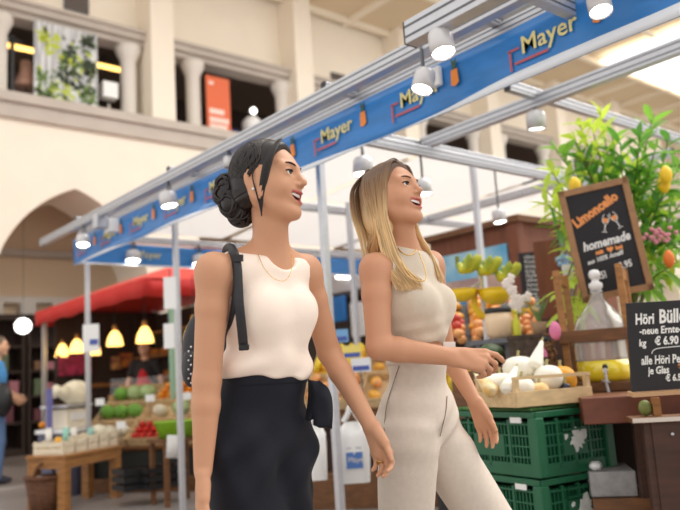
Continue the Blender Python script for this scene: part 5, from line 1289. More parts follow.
def tint_mat(name, rough=.5, sss=.0, spec=.4, bump=.0, bscale=200, stretch=(1, 1, 1), sheen=0.0):
    m = mat(name, (.8, .8, .8), rough, spec=spec, sss=sss, bump=bump, bscale=bscale, stretch=stretch, sheen=sheen)
    nt = m.node_tree; a = nt.nodes.new('ShaderNodeAttribute'); a.attribute_name = 'tint'
    nt.links.new(a.outputs['Color'], nt.nodes['Principled BSDF'].inputs['Base Color']); return m
SKIN = tint_mat('skin', .48, .12, .35, .04, 260)
HAIRM = tint_mat('hair_strands', .38, 0, .45)
EYEW = mat('eye_white', srgb(240, 236, 232), .25); IRISM = mat('iris_brown', srgb(58, 36, 24), .15); LASH = mat('lash_black', srgb(24, 18, 18), .7)
TEETH = mat('teeth', srgb(250, 246, 240), .3); GOLD = mat('gold_chain', srgb(214, 176, 110), .25, .9)

def frame(fwd, pitch=0.0, roll=0.0):
    """columns: her right, forward, up"""
    y = Vector(fwd).normalized(); z = Vector((0, 0, 1)); x = y.cross(z).normalized()
    y2 = y * cos(pitch) + z * sin(pitch); z2 = z * cos(pitch) - y * sin(pitch)
    x3 = x * cos(roll) + z2 * sin(roll); z3 = z2 * cos(roll) - x * sin(roll)
    return Matrix((x3, y2, z3)).transposed()
class Loc:
    def __init__(s, o, R, sc=1.0): s.o = Vector(o); s.R = R; s.sc = sc; s.A = np.array(R)
    def __call__(s, x, y, z): return s.o + s.R @ (Vector((x, y, z)) * s.sc)
    def inv(s, V): return ((V - np.array(s.o)) @ s.A) / s.sc

def head_sdf(F, H, smile=1.0):
    s = H.sc; R = H.A
    E = lambda c, r, k=.02, op='add', R2=None: F.ell(H(*c), [q * s for q in r], R if R2 is None else R @ np.array(R2), k * s, op)
    Cn = lambda a, b, ra, rb, k=.015, op='add': F.cone(H(*a), H(*b), ra * s, rb * s, k * s, op)
    E((0, -.010, .033), (.070, .087, .077))
    E((0, .018, .020), (.060, .070, .070))
    E((0, .034, -.018), (.054, .052, .072), .03)
    for q in (-1, 1):
        Cn((q * .050, .000, -.052), (q * .016, .066, -.092), .020, .015, .03)
        E((q * .036, .056, -.030), (.023, .022, .022), .022)          # cheek lifted by the smile
        Cn((q * .012, .083, .027), (q * .046, .066, .027), .008, .009, .014)
        E((q * .066, .005, -.01), (.012, .03, .04), .03)
    E((0, .072, -.093), (.016, .014, .015), .016)
    E((0, .074, -.048), (.027, .018, .024), .016)
    for q in (-1, 1): E((q * .033, .090, .010), (.017, .014, .012), .010, 'sub')
    Cn((0, .083, .022), (0, .103, -.014), .0065, .0085, .012); E((0, .1045, -.019), (.0095, .0105, .009), .006)
    for q in (-1, 1):
        E((q * .0115, .0925, -.024), (.0075, .009, .0065), .006); E((q * .0065, .099, -.0295), (.0032, .0045, .003), .003, 'sub')
    # eyelids wrap the eyeball
    for q in (-1, 1):
        e = (q * .0315, .0725, .0085); E(e, (.0164, .0148, .0150), .004)
        E((q * .0330, .0885, .0065), (.0145, .011, .0050), .003, 'sub')
    # lips and open smile
    zc, w = -.053, .031
    up = [(-w, .0690, zc + .011), (-.017, .0860, zc + .0075), (-.006, .0930, zc + .008), (0, .0935, zc + .007), (.006, .0930, zc + .008), (.017, .0860, zc + .0075), (w, .0690, zc + .011)]
    dn = [(-w, .0690, zc + .011), (-.023, .0785, zc - .004), (-.012, .0865, zc - .0145), (0, .0885, zc - .0175), (.012, .0865, zc - .0145), (.023, .0785, zc - .004), (w, .0690, zc + .011)]
    for L, r in ((up, (.002, .0034, .0042, .0040, .0042, .0034, .002)), (dn, (.002, .0036, .0052, .0060, .0052, .0036, .002))):
        for i in range(len(L) - 1): Cn(L[i], L[i + 1], r[i], r[i + 1], .005)
    E((0, .088, zc - .0045), (.0205, .026, .0105), .003, 'sub')
    for q in (-1, 1): E((q * .017, .081, zc + .0022), (.0105, .020, .0062), .003, 'sub')
    # ears
    for q in (-1, 1):
        E((q * .072, -.012, .000), (.008, .018, .030), .006, 'add', Matrix.Rotation(q * .35, 3, 'Z')); E((q * .080, -.006, .004), (.006, .009, .016), .005, 'sub'); E((q * .072, -.002, -.026), (.007, .009, .009), .006)

def face_tint(V, H, base, lip, T):
    p = H.inv(V); x, y, z = p[:, 0], p[:, 1], p[:, 2]
    def blob(c, r, soft=.25): 
        d = np.sqrt(((x - c[0]) / r[0]) ** 2 + ((y - c[1]) / r[1]) ** 2 + ((z - c[2]) / r[2]) ** 2); return np.clip((1 - d) / soft, 0, 1)
    zc = -.053
    dl = np.sqrt((x / .0325) ** 2 + ((z - (zc - .005 + .015 * (np.abs(x) / .031) ** 2)) / .0185) ** 2); m = np.clip((1 - dl) / .12, 0, 1) * (y > .060)
    T[:] = T * (1 - m[:, None]) + np.array(lip) * m[:, None]
    inn = np.clip((1 - np.sqrt((x / .027) ** 2 + ((z - (zc - .004 + .009 * (np.abs(x) / .027) ** 2)) / .0125) ** 2)) / .2, 0, 1) * (y < .0845 - 17 * x * x); T[:] = T * (1 - inn[:, None]) + np.array((.09, .02, .02)) * inn[:, None]
    return T
def face_parts(H, par, brow_col):
    s = H.sc
    for q in (-1, 1):
        e = (q * .0315, .0725, .0085)
        eo = MB().ball(H(*e), .0136 * s, 16, 12).build('eye', EYEW, par)
        MB().lathe(H(*e), [(.0070 * s, .0120 * s), (.0050 * s, .0135 * s), (0, .0142 * s)], 16, H.R @ Vector((q * .12, 1, -.02)).normalized()).build('iris', IRISM, eo)
        up = [H(q * (.0318 + .0152 * cos(a)), .0725 + .0160 * sin(a) * .98 + .0004, .0085 + .0032 * sin(a) + .0002) for a in np.linspace(.25, pi - .25, 9)]
        MB().tube(up, [.0012 * s] + [.0021 * s] * 7 + [.0012 * s], 6).build('eyelashes', LASH, par)
        b = [H(q * u, v, w) for u, v, w in ((.011, .0905, .0250), (.020, .0895, .0290), (.031, .0850, .0320), (.042, .0765, .0315), (.050, .0675, .0285), (.056, .0580, .0245))]
        MB().tube(spline(b, 4), [.0032 * s] * 2 + [.0046 * s] * 10 + [.0038 * s, .0034 * s, .0030 * s, .0026 * s, .0022 * s, .0018 * s, .0014 * s, .0010 * s, .0006 * s], 7, flat=.6).build('eyebrow', mat(brow_col[0], brow_col[1], .8), par)
    t = MB(); zc = -.053
    rows = []
    for i in range(15):
        x = -.0245 + .049 * i / 14; y = .0855 - 15 * x * x; zt = zc + .0075 + .003 * (x / .024) ** 2; rows.append([H(x, y, zt), H(x, y + .0004, zt - .0050), H(x, y - .0010, zt - .0092 + 5 * x * x)])
    t.grid(rows, True, .002); t.build('upper_teeth', TEETH, par)

def hand(F, w, d, palm, right, curl=(.25, .35, .3), spread=.12, thumb=(.5, .3), sc=1.0, curls=None, k=.007, tsw=0.0):
    """w wrist, d along the hand, palm = direction the palm faces; right hand or left"""
    w, d = Vector(w), Vector(d).normalized(); p = Vector(palm); p = (p - d * p.dot(d)).normalized()
    t = d.cross(p) if right else p.cross(d); t.normalize()   # towards the thumb
    r0 = .0088 * sc
    tips = []
    mc = []
    for i, (u, L, fl) in enumerate(((.030, .086, .067), (.010, .090, .075), (-.010, .086, .070), (-.028, .078, .054))):
        m = w + d * (L * sc) + t * (u * sc) - p * (.004 * sc) * (1 if i in (1, 2) else .3); mc.append(m)
        F.cone(w + t * (u * .55 * sc), m, .0135 * sc, .0105 * sc, .012)
        a = 0; q = m; dd0 = (d + t * (spread * (1.2 - i) * .5)).normalized(); cu = curls[i] if curls else curl
        for j, (fr, c) in enumerate(zip((.46, .30, .24), cu)):
            a += c; dd = dd0 * cos(a) + p * sin(a); nq = q + dd * (fl * fr * sc)
            F.cone(q, nq, r0 * (1 - .08 * j) * (.9 if i == 3 else 1), r0 * (.93 - .09 * j) * (.9 if i == 3 else 1), .004); q = nq
        tips.append(q)
    F.cone(w + d * .03 * sc + t * .012 * sc, w + d * .075 * sc - t * .015 * sc, .0145 * sc, .013 * sc, .014)
    b = w + d * (.020 * sc) + t * (.020 * sc) + p * (.006 * sc)
    td = (d * cos(thumb[0]) + t * sin(thumb[0]) + p * tsw).normalized(); e1 = b + td * (.036 * sc)
    td2 = (td * cos(thumb[1]) + (p * .6 + d * .5 - t * .2).normalized() * sin(thumb[1])).normalized(); e2 = e1 + td2 * (.030 * sc); e3 = e2 + (td2 * .9 + d * .25).normalized() * (.025 * sc)
    F.cone(w + t * .012 * sc, e1, .014 * sc, .0115 * sc, .012); F.cone(b, e1, .013 * sc, .0110 * sc, .010); F.cone(e1, e2, .0105 * sc, .0092 * sc, .004); F.cone(e2, e3, .0092 * sc, .0072 * sc, .004)
    return tips, mc

def arm(F, S, E, W, rs, ru, re, rf, rw, k=.02):
    S, E, W = Vector(S), Vector(E), Vector(W)
    F.cone(S, S + (E - S) * .35, rs, ru, k); F.cone(S + (E - S) * .35, E, ru, re, .012)
    F.cone(E, E + (W - E) * .28, re, rf, .012); F.cone(E + (W - E) * .28, W, rf, rw, .010)

def strands(name, paths, m, par, cols):
    """paths: list of (points, radius list, colour function index); one mesh of fine locks"""
    b = MB(); tint = []
    for pts, rad, cf in paths:
        n0 = len(b.v); b.tube(pts, rad, 5, caps=False); nn = (len(b.v) - n0) // 5
        for i in range(nn):
            c = cf(i / max(nn - 1, 1)); tint += [c] * 5
    o = b.build(name, m, par)
    at = o.data.color_attributes.new('tint', 'FLOAT_COLOR', 'POINT'); at.data.foreach_set('color', np.array([(*c, 1) for c in tint], np.float32).ravel())
    return o
def lin(a, b, t): return tuple(x + (y - x) * t for x, y in zip(a, b))

FLAT_F = Vector((_f.x, _f.y, 0)); SIDE = Vector((_r0.x, _r0.y, 0)); ZU = Vector((0, 0, 1))

# ------------------------------------------------------------------ the dark haired woman
def woman_a():
    yaw = radians(42); fwd = -FLAT_F * cos(yaw) + SIDE * sin(yaw)
    pel = P(258, 436, 2.06); root = thing('person', (pel.x, pel.y, 0), 'laughing dark haired woman in cream sleeveless top and black trousers, nearest the camera at left', 'person')
    T = Loc(pel, frame(fwd, 0.02)); 
    hf = -FLAT_F * cos(radians(70)) + SIDE * sin(radians(70))
    H = Loc(P(267, 184, 2.06), frame(hf, radians(3), radians(2)), 1.03)
    Sr, Er, Wr = P(214, 270, 1.95), P(207, 380, 1.92), P(203, 470, 1.88)
    Sl, El, Wl = P(305, 270, 2.15), P(329, 352, 2.21), P(371, 426, 2.10)
    ch = P(264, 312, 2.06); nb = P(271, 256, 2.07)
    kr, kl = P(264, 575, 2.0), P(279, 572, 2.12)
    ar, al = Vector((kr.x, kr.y, .10)) - Vector(fwd) * .02, Vector((kl.x, kl.y, .10)) - Vector(fwd) * .10
    F = Field([H(0, 0, .13), H(0, .12, 0), H(0, -.12, 0), Er, Wr + (Wr - Er) * .9, Wl + (Wl - El) * .9, El, Sr, Sl, ar - Vector((0, 0, .11)) + fwd * .2, al - Vector((0, 0, .11)) + fwd * .2, pel + T.R @ Vector((.2, 0, 0)), pel - T.R @ Vector((.2, 0, 0))], .06, .0033)
    R = T.A
    def torso(f, g=0.0, bust=True):
        f.ell(ch + Vector((0, 0, .01)), (.122 + g, .086 + g, .150 + g), R, .04)
        f.ell(P(266, 372, 2.06), (.112 + g, .084 + g, .12 + g), R, .05)
        f.ell(pel + Vector((0, 0, .03)), (.140 + g, .098 + g, .12 + g), R, .05)
        if bust:
            for q in (-1, 1): f.ell(ch + T.R @ Vector((q * .062, .062, .0)), (.052 + g, .045 + g, .054 + g), R, .03)
        f.cone(nb - Vector((0, 0, .045)), Sr + Vector((0, 0, -.01)), .052 + g, .046 + g, .03); f.cone(nb - Vector((0, 0, .045)), Sl + Vector((0, 0, -.01)), .052 + g, .046 + g, .03)
        f.ell(ch + T.R @ Vector((0, -.01, .10)), (.135 + g, .072 + g, .07 + g), R, .04)
    torso(F)
    F.cone(H(0, -.008, -.055), nb - Vector((0, 0, .03)), .041, .046, .03); F.cone(H(0, .016, -.075), nb + T.R @ Vector((0, .014, 0)), .034, .038, .025)
    for q, S in ((1, Sr), (-1, Sl)): F.cone(nb + Vector((0, 0, .03)), S + (nb - S) * .45 + Vector((0, 0, .012)), .026, .026, .03)
    arm(F, Sr, Er, Wr, .048, .041, .036, .036, .0235); arm(F, Sl, El, Wl, .046, .039, .034, .034, .0225)
    hand(F, Wr + (Wr - Er).normalized() * .012, (Wr - Er).normalized() * 1 + SIDE * .02, SIDE * .9 + fwd * -.2, True, (.15, .2, .2), sc=.98, thumb=(.35, .2))
    hd = (P(392, 480, 2.06) - Wl).normalized()
    tl, ml = hand(F, Wl + hd * .006, hd, -SIDE * .55 - FLAT_F * .55 + ZU * .1, False, (.35, .55, .45), sc=.93, thumb=(.32, .35), spread=.05)
    for k_, a_, q in ((kr, ar, 1), (kl, al, -1)):
        hp = pel + T.R @ Vector((q * .085, 0, -.03)); F.cone(hp, k_, .070, .046, .03); F.cone(k_, a_, .046, .033, .02); F.cone(a_, a_ + fwd * .12 - Vector((0, 0, .06)), .034, .026, .02)
    head_sdf(F, H)
    V, Fc = F.mesh(2); tint = np.tile(np.array(srgb(204, 152, 120)), (len(V), 1)); face_tint(V, H, None, srgb(178, 92, 86), tint)
    sdf_obj('body', (V, Fc), SKIN, root, tint)
    face_parts(H, root, ('brow_dark', srgb(44, 30, 26)))
    # --- top
    C = Field([ch + Vector((0, 0, .25)), pel, Sr, Sl, pel + T.R @ Vector((.2, .15, 0)), pel - T.R @ Vector((.2, .15, 0))], .04, .0035)
    torso(C, .0095); C.ell(ch + T.R @ Vector((0, .055, -.03)), (.105, .05, .09), R, .05)
    C.cone(H(0, -.022, -.075), nb - Vector((0, 0, .03)), .047, .059, .02)
    C.ell(P(266, 366, 2.06), (.139, .112, .060), R, .03); C.half(P(266, 379, 2.06), (-.06, .0, -1), .004)
    C.half(nb + T.R @ Vector((0, .03, -.005)), T.R @ Vector((0, .42, 1)), .004)
    C.ell(nb + T.R @ Vector((0, .085, .010)), (.060, .075, .062), R, .004, 'sub')
    for S, E, q in ((Sr, Er, 1), (Sl, El, -1)):
        out = T.R @ Vector((q, 0, 0)); a = S + out * (-.040); C.cone(a + Vector((0, 0, .10)) + out * .052, a - Vector((0, 0, .015)) + out * .032, .060, .058, .004, 'sub'); C.cone(a - Vector((0, 0, .015)) + out * .036, a - Vector((0, 0, .09)) + out * .064, .058, .05, .006, 'sub')
    px_ = np.array(T.R @ Vector((1, 0, 0))); o_ = np.array(ch)
    def fold(x, y, z):
        u = (x - o_[0]) * px_[0] + (y - o_[1]) * px_[1]; w = z - o_[2]; e = np.clip((-.02 - w) / .15, 0, 1)
        return e * (.0035 * np.sin(60 * u + 25 * w + 2 * np.sin(30 * w)) + .003 * np.sin(70 * w + 18 * u))
    C.warp(fold)
    CREAMT = mat('cream_satin_top', srgb(250, 232, 218), .55, var=.04, scale=5, bump=.06, bscale=120, sheen=.2)
    sdf_obj('top', C.mesh(2), CREAMT, root)
    # --- trousers
    G = Field([pel + Vector((0, 0, .2)), ar + fwd * .1, al - fwd * .15, ar - fwd * .15, pel + T.R @ Vector((.25, .2, 0)), pel - T.R @ Vector((.25, .2, 0))], .05, .0045)
    G.ell(P(266, 378, 2.06), (.122, .094, .09), R, .04); G.ell(pel + Vector((0, 0, .045)), (.143, .112, .13), R, .05)
    for k_, a_, q in ((kr, ar, 1), (kl, al, -1)):
        hp = pel + T.R @ Vector((q * .074, .005, -.02)); G.cone(hp, k_, .098, .086, .03); G.cone(k_, a_ + Vector((0, 0, .02)), .086, .115, .03)
    G.half(P(266, 369, 2.06), (0, 0, 1), .003); G.half((0, 0, .05), (0, 0, -1), .003)
    o2 = np.array(pel); f2 = np.array(fwd)
    def fold2(x, y, z):
        u = (x - o2[0]) * px_[0] + (y - o2[1]) * px_[1]; w = z - o2[2]; e = np.clip((.10 - w) / .15, 0, 1)
        return e * (.007 * np.sin(38 * u + 24 * w + 2.5 * np.sin(9 * w)) + .005 * np.sin(26 * w - 40 * u + 1.5 * np.sin(20 * u)))
    G.warp(fold2)
    BLKT = mat('black_crepe', srgb(26, 28, 38), .75, bump=.08, bscale=180, sheen=.03, spec=.25)
    tr_ = sdf_obj('trousers', G.mesh(2), BLKT, root)
    wb = Field([P(266, 376, 2.06) + T.R @ Vector((a, b, 0)) for a in (-.2, .2) for b in (-.2, .2)], .04, .004)
    wb.ell(P(266, 378, 2.06), (.1255, .0975, .092), R, .02); wb.half(P(266, 370, 2.06), (0, 0, 1), .003); wb.half(P(266, 385, 2.06), (0, 0, -1), .003)
    sdf_obj('waistband', wb.mesh(1), BLKT, tr_)
    # side bow
    def flap(Lp, Rp, nm):
        a, b = spline(Lp, 5), spline(Rp, 5); rows = []
        for k, (p, q) in enumerate(zip(a, b)):
            w = .010 * sin(k * .5); rows.append([p, p + (q - p) * .33 - FW * (.012 + w), p + (q - p) * .66 - FW * (.004 - w), q])
        return MB().grid(rows, True, .003).build(nm, BLKT, root)
    flap([P(309, 380, 2.04), P(312, 395, 2.03), P(313, 410, 2.03), P(314, 425, 2.03)], [P(319, 381, 2.05), P(328, 388, 2.05), P(332, 404, 2.05), P(332, 429, 2.05)], 'tie_bow')
    flap([P(309, 379, 2.05), P(309, 395, 2.05), P(307, 410, 2.05), P(306, 420, 2.05)], [P(314, 381, 2.04), P(317, 392, 2.04), P(319, 405, 2.04), P(318, 418, 2.04)], 'tie_end')
    # shoes
    for a_ in (ar, al):
        MB().ball(a_ + fwd * .07 - Vector((0, 0, .07)), (.045, .115, .034), 16, 10, R=T.R, fn=lambda d, th, p: 1).build('shoe', BLACKP, root)
    # necklace
    nk = [P(x, y, d) for x, y, d in ((258, 254, 1.985), (263, 266, 1.955), (271, 276, 1.937), (279, 280.5, 1.935), (286, 280, 1.945), (290.5, 273, 1.965), (292, 262, 1.995), (291, 254, 2.02))]
    MB().tube(spline(nk, 8), .0010, 6).build('necklace', GOLD, root)
    q = H(.078, -.004, -.034); MB().ball(q + H.R @ Vector((.004, .002, 0)), .0042, 10, 8).build('earring', mat('pearl', srgb(240, 232, 224), .2), root)
    # ring
    rp = ml[2] + (tl[2] - ml[2]) * .35; MB().lathe(rp, [(.0098, -.0015), (.0108, 0), (.0098, .0015)], 14, (tl[2] - ml[2]).normalized()).build('ring', GOLD, root)
    # --- hair: smooth cap, bun and fine locks over it
    Hc = Field([H(0, 0, .16), H(0, .14, 0), H(0, -.2, 0), H(.11, 0, -.1), H(-.11, 0, -.1)], .03, .0032)
    Hc.ell(H(0, -.010, .034), [q * H.sc for q in (.080, .097, .085)], H.A, .01); Hc.ell(H(0, .010, .043), [q * H.sc for q in (.073, .085, .074)], H.A, .01)
    Hc.ell(H(0, -.042, -.025), [q * H.sc for q in (.066, .058, .056)], H.A, .03)
    Hc.half(H(0, .066, .088), H.R @ Vector((0, .93, -.37)), .008)
    Hc.half(H(0, -.03, -.062), H.R @ Vector((0, .35, -1)), .01)
    for q in (-1, 1): Hc.ell(H(q * .084, .004, -.024), [.034, .021, .040], H.A, .006, 'sub')
    for c, r in (((.014, -.108, -.012), (.042, .036, .042)), ((.022, -.094, -.044), (.036, .034, .036)), ((.004, -.082, -.068), (.036, .032, .03)), ((.018, -.110, .014), (.032, .026, .026))): Hc.ell(H(*c), r, H.A, .006)
    hv = Hc.mesh(2); DK = srgb(25, 19, 20)
    sdf_obj('hair', hv, HAIRM, root, np.tile(np.array(DK), (len(hv[0]), 1)))
    rg = random.Random(3); ps = []
    def on(p, e=.002):     # push a head-local point out to the hair surface
        v = Vector(p) - Vector((0, -.008, .036)); q = sqrt((v.x / .082) ** 2 + (v.y / .098) ** 2 + (v.z / .086) ** 2); return Vector((0, -.008, .036)) + v * ((1 + e) / max(q, .01))
    def dkc(t, s=0): return lin(DK, srgb(52, 40, 38), s)
    for i in range(190):
        q = 1 if i % 2 else -1; u = rg.random()
        y0 = .066 - .10 * u; a = (0.02 * q, y0, .2)   # from the parting
        mid = (q * rg.uniform(.05, .09), rg.uniform(-.06, .045) - .02, rg.uniform(-.01, .07)); end = (q * .03, -.1, -.03 + rg.uniform(-.025, .02))
        pts = [on(lin(a, mid, t)) if t <= 1 else on(lin(mid, end, t - 1)) for t in np.linspace(0.0, 2, 11)]
        if any(p.y > .066 - (.088 - p.z) * .40 + .002 for p in pts[:6]): continue
        if any(abs(p.x) > .05 and (p.y - .004) ** 2 / .021 ** 2 + (p.z + .024) ** 2 / .04 ** 2 < 1 for p in pts): continue
        if any(p.z < -.055 for p in pts): continue
        sh = rg.random() ** 3
        ps.append(([H(*p) for p in spline(pts, 2)], [.0016 + .0008 * sin(pi * k / 20) for k in range(21)], lambda t, s=sh: dkc(t, s)))
    def on2(p):
        v = Vector(p) - Vector((0, -.042, -.025)); q = sqrt((v.x / .068) ** 2 + (v.y / .060) ** 2 + (v.z / .058) ** 2); return Vector((0, -.042, -.025)) + v * (1.0 / max(q, .01))
    for i in range(110):
        q = 1 if i % 3 else -1; z0 = rg.uniform(-.055, .035)
        pts = [on2(lin((q * .07, -.026 + .1 * max(0, -z0 - .01), z0), (q * .035, -.10, -.038 + .35 * (z0 + .01)), t)) for t in np.linspace(0, 1, 7)]
        sh = rg.random() ** 3; ps.append(([H(*p) for p in spline(pts, 2)], [.0017] * 13, lambda t, s=sh: dkc(t, s)))
    for lump, (c, r) in enumerate((((.014, -.108, -.012), .045), ((.022, -.094, -.044), .039), ((.004, -.082, -.068), .038), ((.018, -.110, .014), .034))):
        for k in range(40):   # coils of the bun
            ax = Vector((rg.uniform(.6, 1), rg.uniform(-.4, .4), rg.uniform(-.4, .4))).normalized(); u = ax.orthogonal().normalized(); v = ax.cross(u); off = rg.uniform(-.8, .8); rr = sqrt(1 - off * off); a0 = rg.uniform(0, 6)
            pts = [H(*(Vector(c) + (ax * off + (u * cos(a0 + a) + v * sin(a0 + a)) * rr) * r * .93)) for a in np.linspace(0, rg.uniform(1.6, 3), 9)]
            sh = rg.random() ** 3; ps.append((pts, [.0036] * 9, lambda t, s=sh: dkc(t, s)))
    # loose face-framing locks, near side
    for k in range(46):
        b0 = rg.uniform(-.017, .004); o1 = rg.uniform(-.003, .003); tl_ = rg.uniform(.2, 1.0)
        pts = [(.030, .066 + b0 * .5, .102), (.064, .060 + b0 * .8, .066), (.0775 + o1, .050 + b0, .030), (.0775 + o1, .034 + b0 * .9, -.014), (.071 + o1, .018 + b0 * .7, -.054), (.066 + o1, .010 + b0 * .15, -.062 - .045 * tl_)]
        ps.append(([H(*p) for p in spline(pts, 4)], [.0026 - .0021 * (j / 20) ** 2 for j in range(21)], lambda t: DK))
    for k in range(2):
        o1 = rg.uniform(-.006, .006)
        pts = [H(*p) for p in ((.078, .006 + o1, .03), (.086, -.002 + o1, -.0), (.082, .002 + o1, -.04), (.07, .004 + o1, -.075))]
        ps.append((spline(pts, 4), [.0014] * 13, lambda t: DK))
    strands('hair_locks', ps, HAIRM, root, None)
    # --- backpack
    bp = thing('backpack', P(200, 372, 2.17), 'small black leather backpack hanging behind the dark haired woman shoulder', 'backpack')
    LEA = mat('black_leather', srgb(34, 32, 38), .45, bump=.2, bscale=60)
    bc = P(215, 350, 2.24)
    Bf = Field([bc + Vector((a, b, c)) for a in (-.16, .16) for b in (-.16, .16) for c in (-.18, .18)], .02, .005)
    Bf.ell(bc, (.105, .055, .135), R, .01); Bf.ell(bc - T.R @ Vector((0, .045, .04)), (.075, .03, .07), R, .015)
    sdf_obj('bag_body', Bf.mesh(2), LEA, bp)
    def strap(pts, w, name='strap', tk=.004, up=None):
        pts = spline(pts, 8); rows = []; n = len(pts)
        for i, p in enumerate(pts):
            t = (pts[min(i + 1, n - 1)] - pts[max(i - 1, 0)]).normalized(); s = t.cross(FW if up is None else up).normalized(); rows.append([p - s * w / 2, p + s * w / 2])
        return MB().grid(rows, True, tk).build(name, LEA, bp)
    strap([P(226, 262, 2.10), P(227, 250, 2.03), P(232, 249, 1.955), P(237, 265, 1.925), P(239, 300, 1.90), P(242, 330, 1.905), P(244, 350, 1.915)], .024)
    strap([P(238, 268, 1.935), P(235, 300, 1.93), P(231, 325, 1.955), P(226, 345, 2.02), P(222, 352, 2.1)], .018, 'lower_strap')
    MB().box(P(244, 347, 1.907), (.026, .008, .012), RT, FW, UP).build('strap_end', BLACKP, bp)
    MB().box(P(238, 258, 1.925), (.027, .008, .018), RT, FW, UP).build('buckle', mat('dark_metal', srgb(60, 58, 60), .35, .7), bp)
    MB().ball(P(190, 368, 2.16), (.022, .03, .055), 14, 10).build('side_pocket', LEA, bp)
    for k in range(9): MB().ball(P(191 - (k % 2) * 2.4, 347 + k * 4.5, 2.125), .0035, 6, 5).build('stud', ALU, bp)
woman_a()
# ------------------------------------------------------------------ the blonde woman
def woman_b():
    yaw = radians(55); fwd = -FLAT_F * cos(yaw) + SIDE * sin(yaw)
    pel = P(420, 428, 2.36); root = thing('person', (pel.x, pel.y, 0), 'laughing blonde woman in beige crop top and light trousers looking up to the right', 'person')
    T = Loc(pel, frame(fwd, .02)); R = T.A
    hf = -FLAT_F * cos(radians(52)) + SIDE * sin(radians(52))
    H = Loc(P(392, 198, 2.36), frame(hf, radians(12), radians(3)), .98)
    Sr, Er, Wr = P(375, 268, 2.27), P(379, 347, 2.20), P(452, 357, 2.20)
    Sl, El, Wl = P(430, 264, 2.47), P(445, 350, 2.54), P(475, 402, 2.44)
    ch = P(409, 304, 2.36); nb = P(404, 254, 2.37); wst = P(417, 358, 2.36)
    kr, kl = P(404, 575, 2.34), P(513, 560, 2.44)
    ar, al = Vector((kr.x, kr.y, .10)) - Vector(fwd) * .10, Vector((kl.x, kl.y, .10)) + Vector(fwd) * .05
    F = Field([H(0, 0, .13), H(0, .12, 0), H(0, -.12, 0), Er, Wr + (Wr - Er) * .9, Wl + (Wl - El) * .9, El, Sr, Sl, ar - Vector((0, 0, .11)) + fwd * .2, al - Vector((0, 0, .11)) + fwd * .2, pel + T.R @ Vector((.2, 0, 0)), pel - T.R @ Vector((.2, 0, 0))], .06, .0033)
    def torso(f, g=0.0):
        f.ell(ch + Vector((0, 0, .01)), (.118 + g, .083 + g, .145 + g), R, .04)
        f.ell(wst, (.106 + g, .076 + g, .12 + g), R, .05)
        f.ell(pel + Vector((0, 0, .03)), (.142 + g, .100 + g, .12 + g), R, .05)
        for q in (-1, 1): f.ell(ch + T.R @ Vector((q * .060, .070, -.003)), (.054 + g, .050 + g, .054 + g), R, .03)
        f.cone(nb - Vector((0, 0, .045)), Sr + Vector((0, 0, -.01)), .050 + g, .044 + g, .03); f.cone(nb - Vector((0, 0, .045)), Sl + Vector((0, 0, -.01)), .050 + g, .044 + g, .03)
        f.ell(ch + T.R @ Vector((0, -.012, .10)), (.130 + g, .068 + g, .07 + g), R, .04)
    torso(F)
    F.cone(H(0, -.012, -.055), nb - Vector((0, 0, .03)), .040, .046, .03); F.cone(H(0, .012, -.075), nb + T.R @ Vector((0, .014, 0)), .034, .038, .025)
    for q, S in ((1, Sr), (-1, Sl)): F.cone(nb + Vector((0, 0, .03)), S + (nb - S) * .45 + Vector((0, 0, .012)), .026, .026, .03)
    arm(F, Sr, Er, Wr, .047, .043, .037, .037, .0255); arm(F, Sl, El, Wl, .045, .039, .034, .033, .0225)
    hd = (P(491, 362, 2.17) - Wr).normalized()
    tr_, mr = hand(F, Wr + hd * .004, hd, (-ZU * .50 + FLAT_F * .80), True, sc=1.04, curls=((.30, .55, .25), (.75, .7, .4), (.95, .8, .5), (1.1, .9, .5)), thumb=(.28, .25), tsw=.25, spread=.05)
    hd2 = (P(488, 433, 2.42) - Wl).normalized()
    hand(F, Wl + hd2 * .006, hd2, -SIDE * .4 - FLAT_F * .5, False, (.2, .35, .3), sc=.92, thumb=(.3, .25), spread=.05)
    for k_, a_, q in ((kr, ar, 1), (kl, al, -1)):
        hp = pel + T.R @ Vector((q * .085, 0, -.03)); F.cone(hp, k_, .080, .052, .03); F.cone(k_, a_, .05, .033, .02); F.cone(a_, a_ + fwd * .12 - Vector((0, 0, .06)), .034, .026, .02)
    head_sdf(F, H)
    V, Fc = F.mesh(2); tint = np.tile(np.array(srgb(204, 150, 118)), (len(V), 1)); face_tint(V, H, None, srgb(190, 104, 94), tint)
    sdf_obj('body', (V, Fc), SKIN, root, tint)
    face_parts(H, root, ('brow_brown', srgb(96, 66, 46)))
    px_ = np.array(T.R @ Vector((1, 0, 0)))
    # --- crop top
    C = Field([ch + Vector((0, 0, .25)), pel, Sr, Sl, pel + T.R @ Vector((.2, .18, 0)), pel - T.R @ Vector((.2, .18, 0))], .04, .0035)
    torso(C, .0085); C.ell(ch + T.R @ Vector((0, .055, -.06)), (.09, .055, .07), R, .05)
    C.cone(H(0, -.012, -.080), nb - Vector((0, 0, .02)), .044, .057, .02)
    C.half(P(420, 343, 2.30), Vector((0, 0, -1)), .003)
    C.half(nb + T.R @ Vector((0, .03, .012)), T.R @ Vector((0, .35, 1)), .004)
    for S, q in ((Sr, 1), (Sl, -1)):
        out = T.R @ Vector((q, 0, 0)); a = S + out * (-.034); C.cone(a + Vector((0, 0, .10)) + out * .052, a - Vector((0, 0, .015)) + out * .032, .060, .056, .004, 'sub'); C.cone(a - Vector((0, 0, .015)) + out * .036, a - Vector((0, 0, .08)) + out * .064, .056, .05, .006, 'sub')
    o_ = np.array(ch)
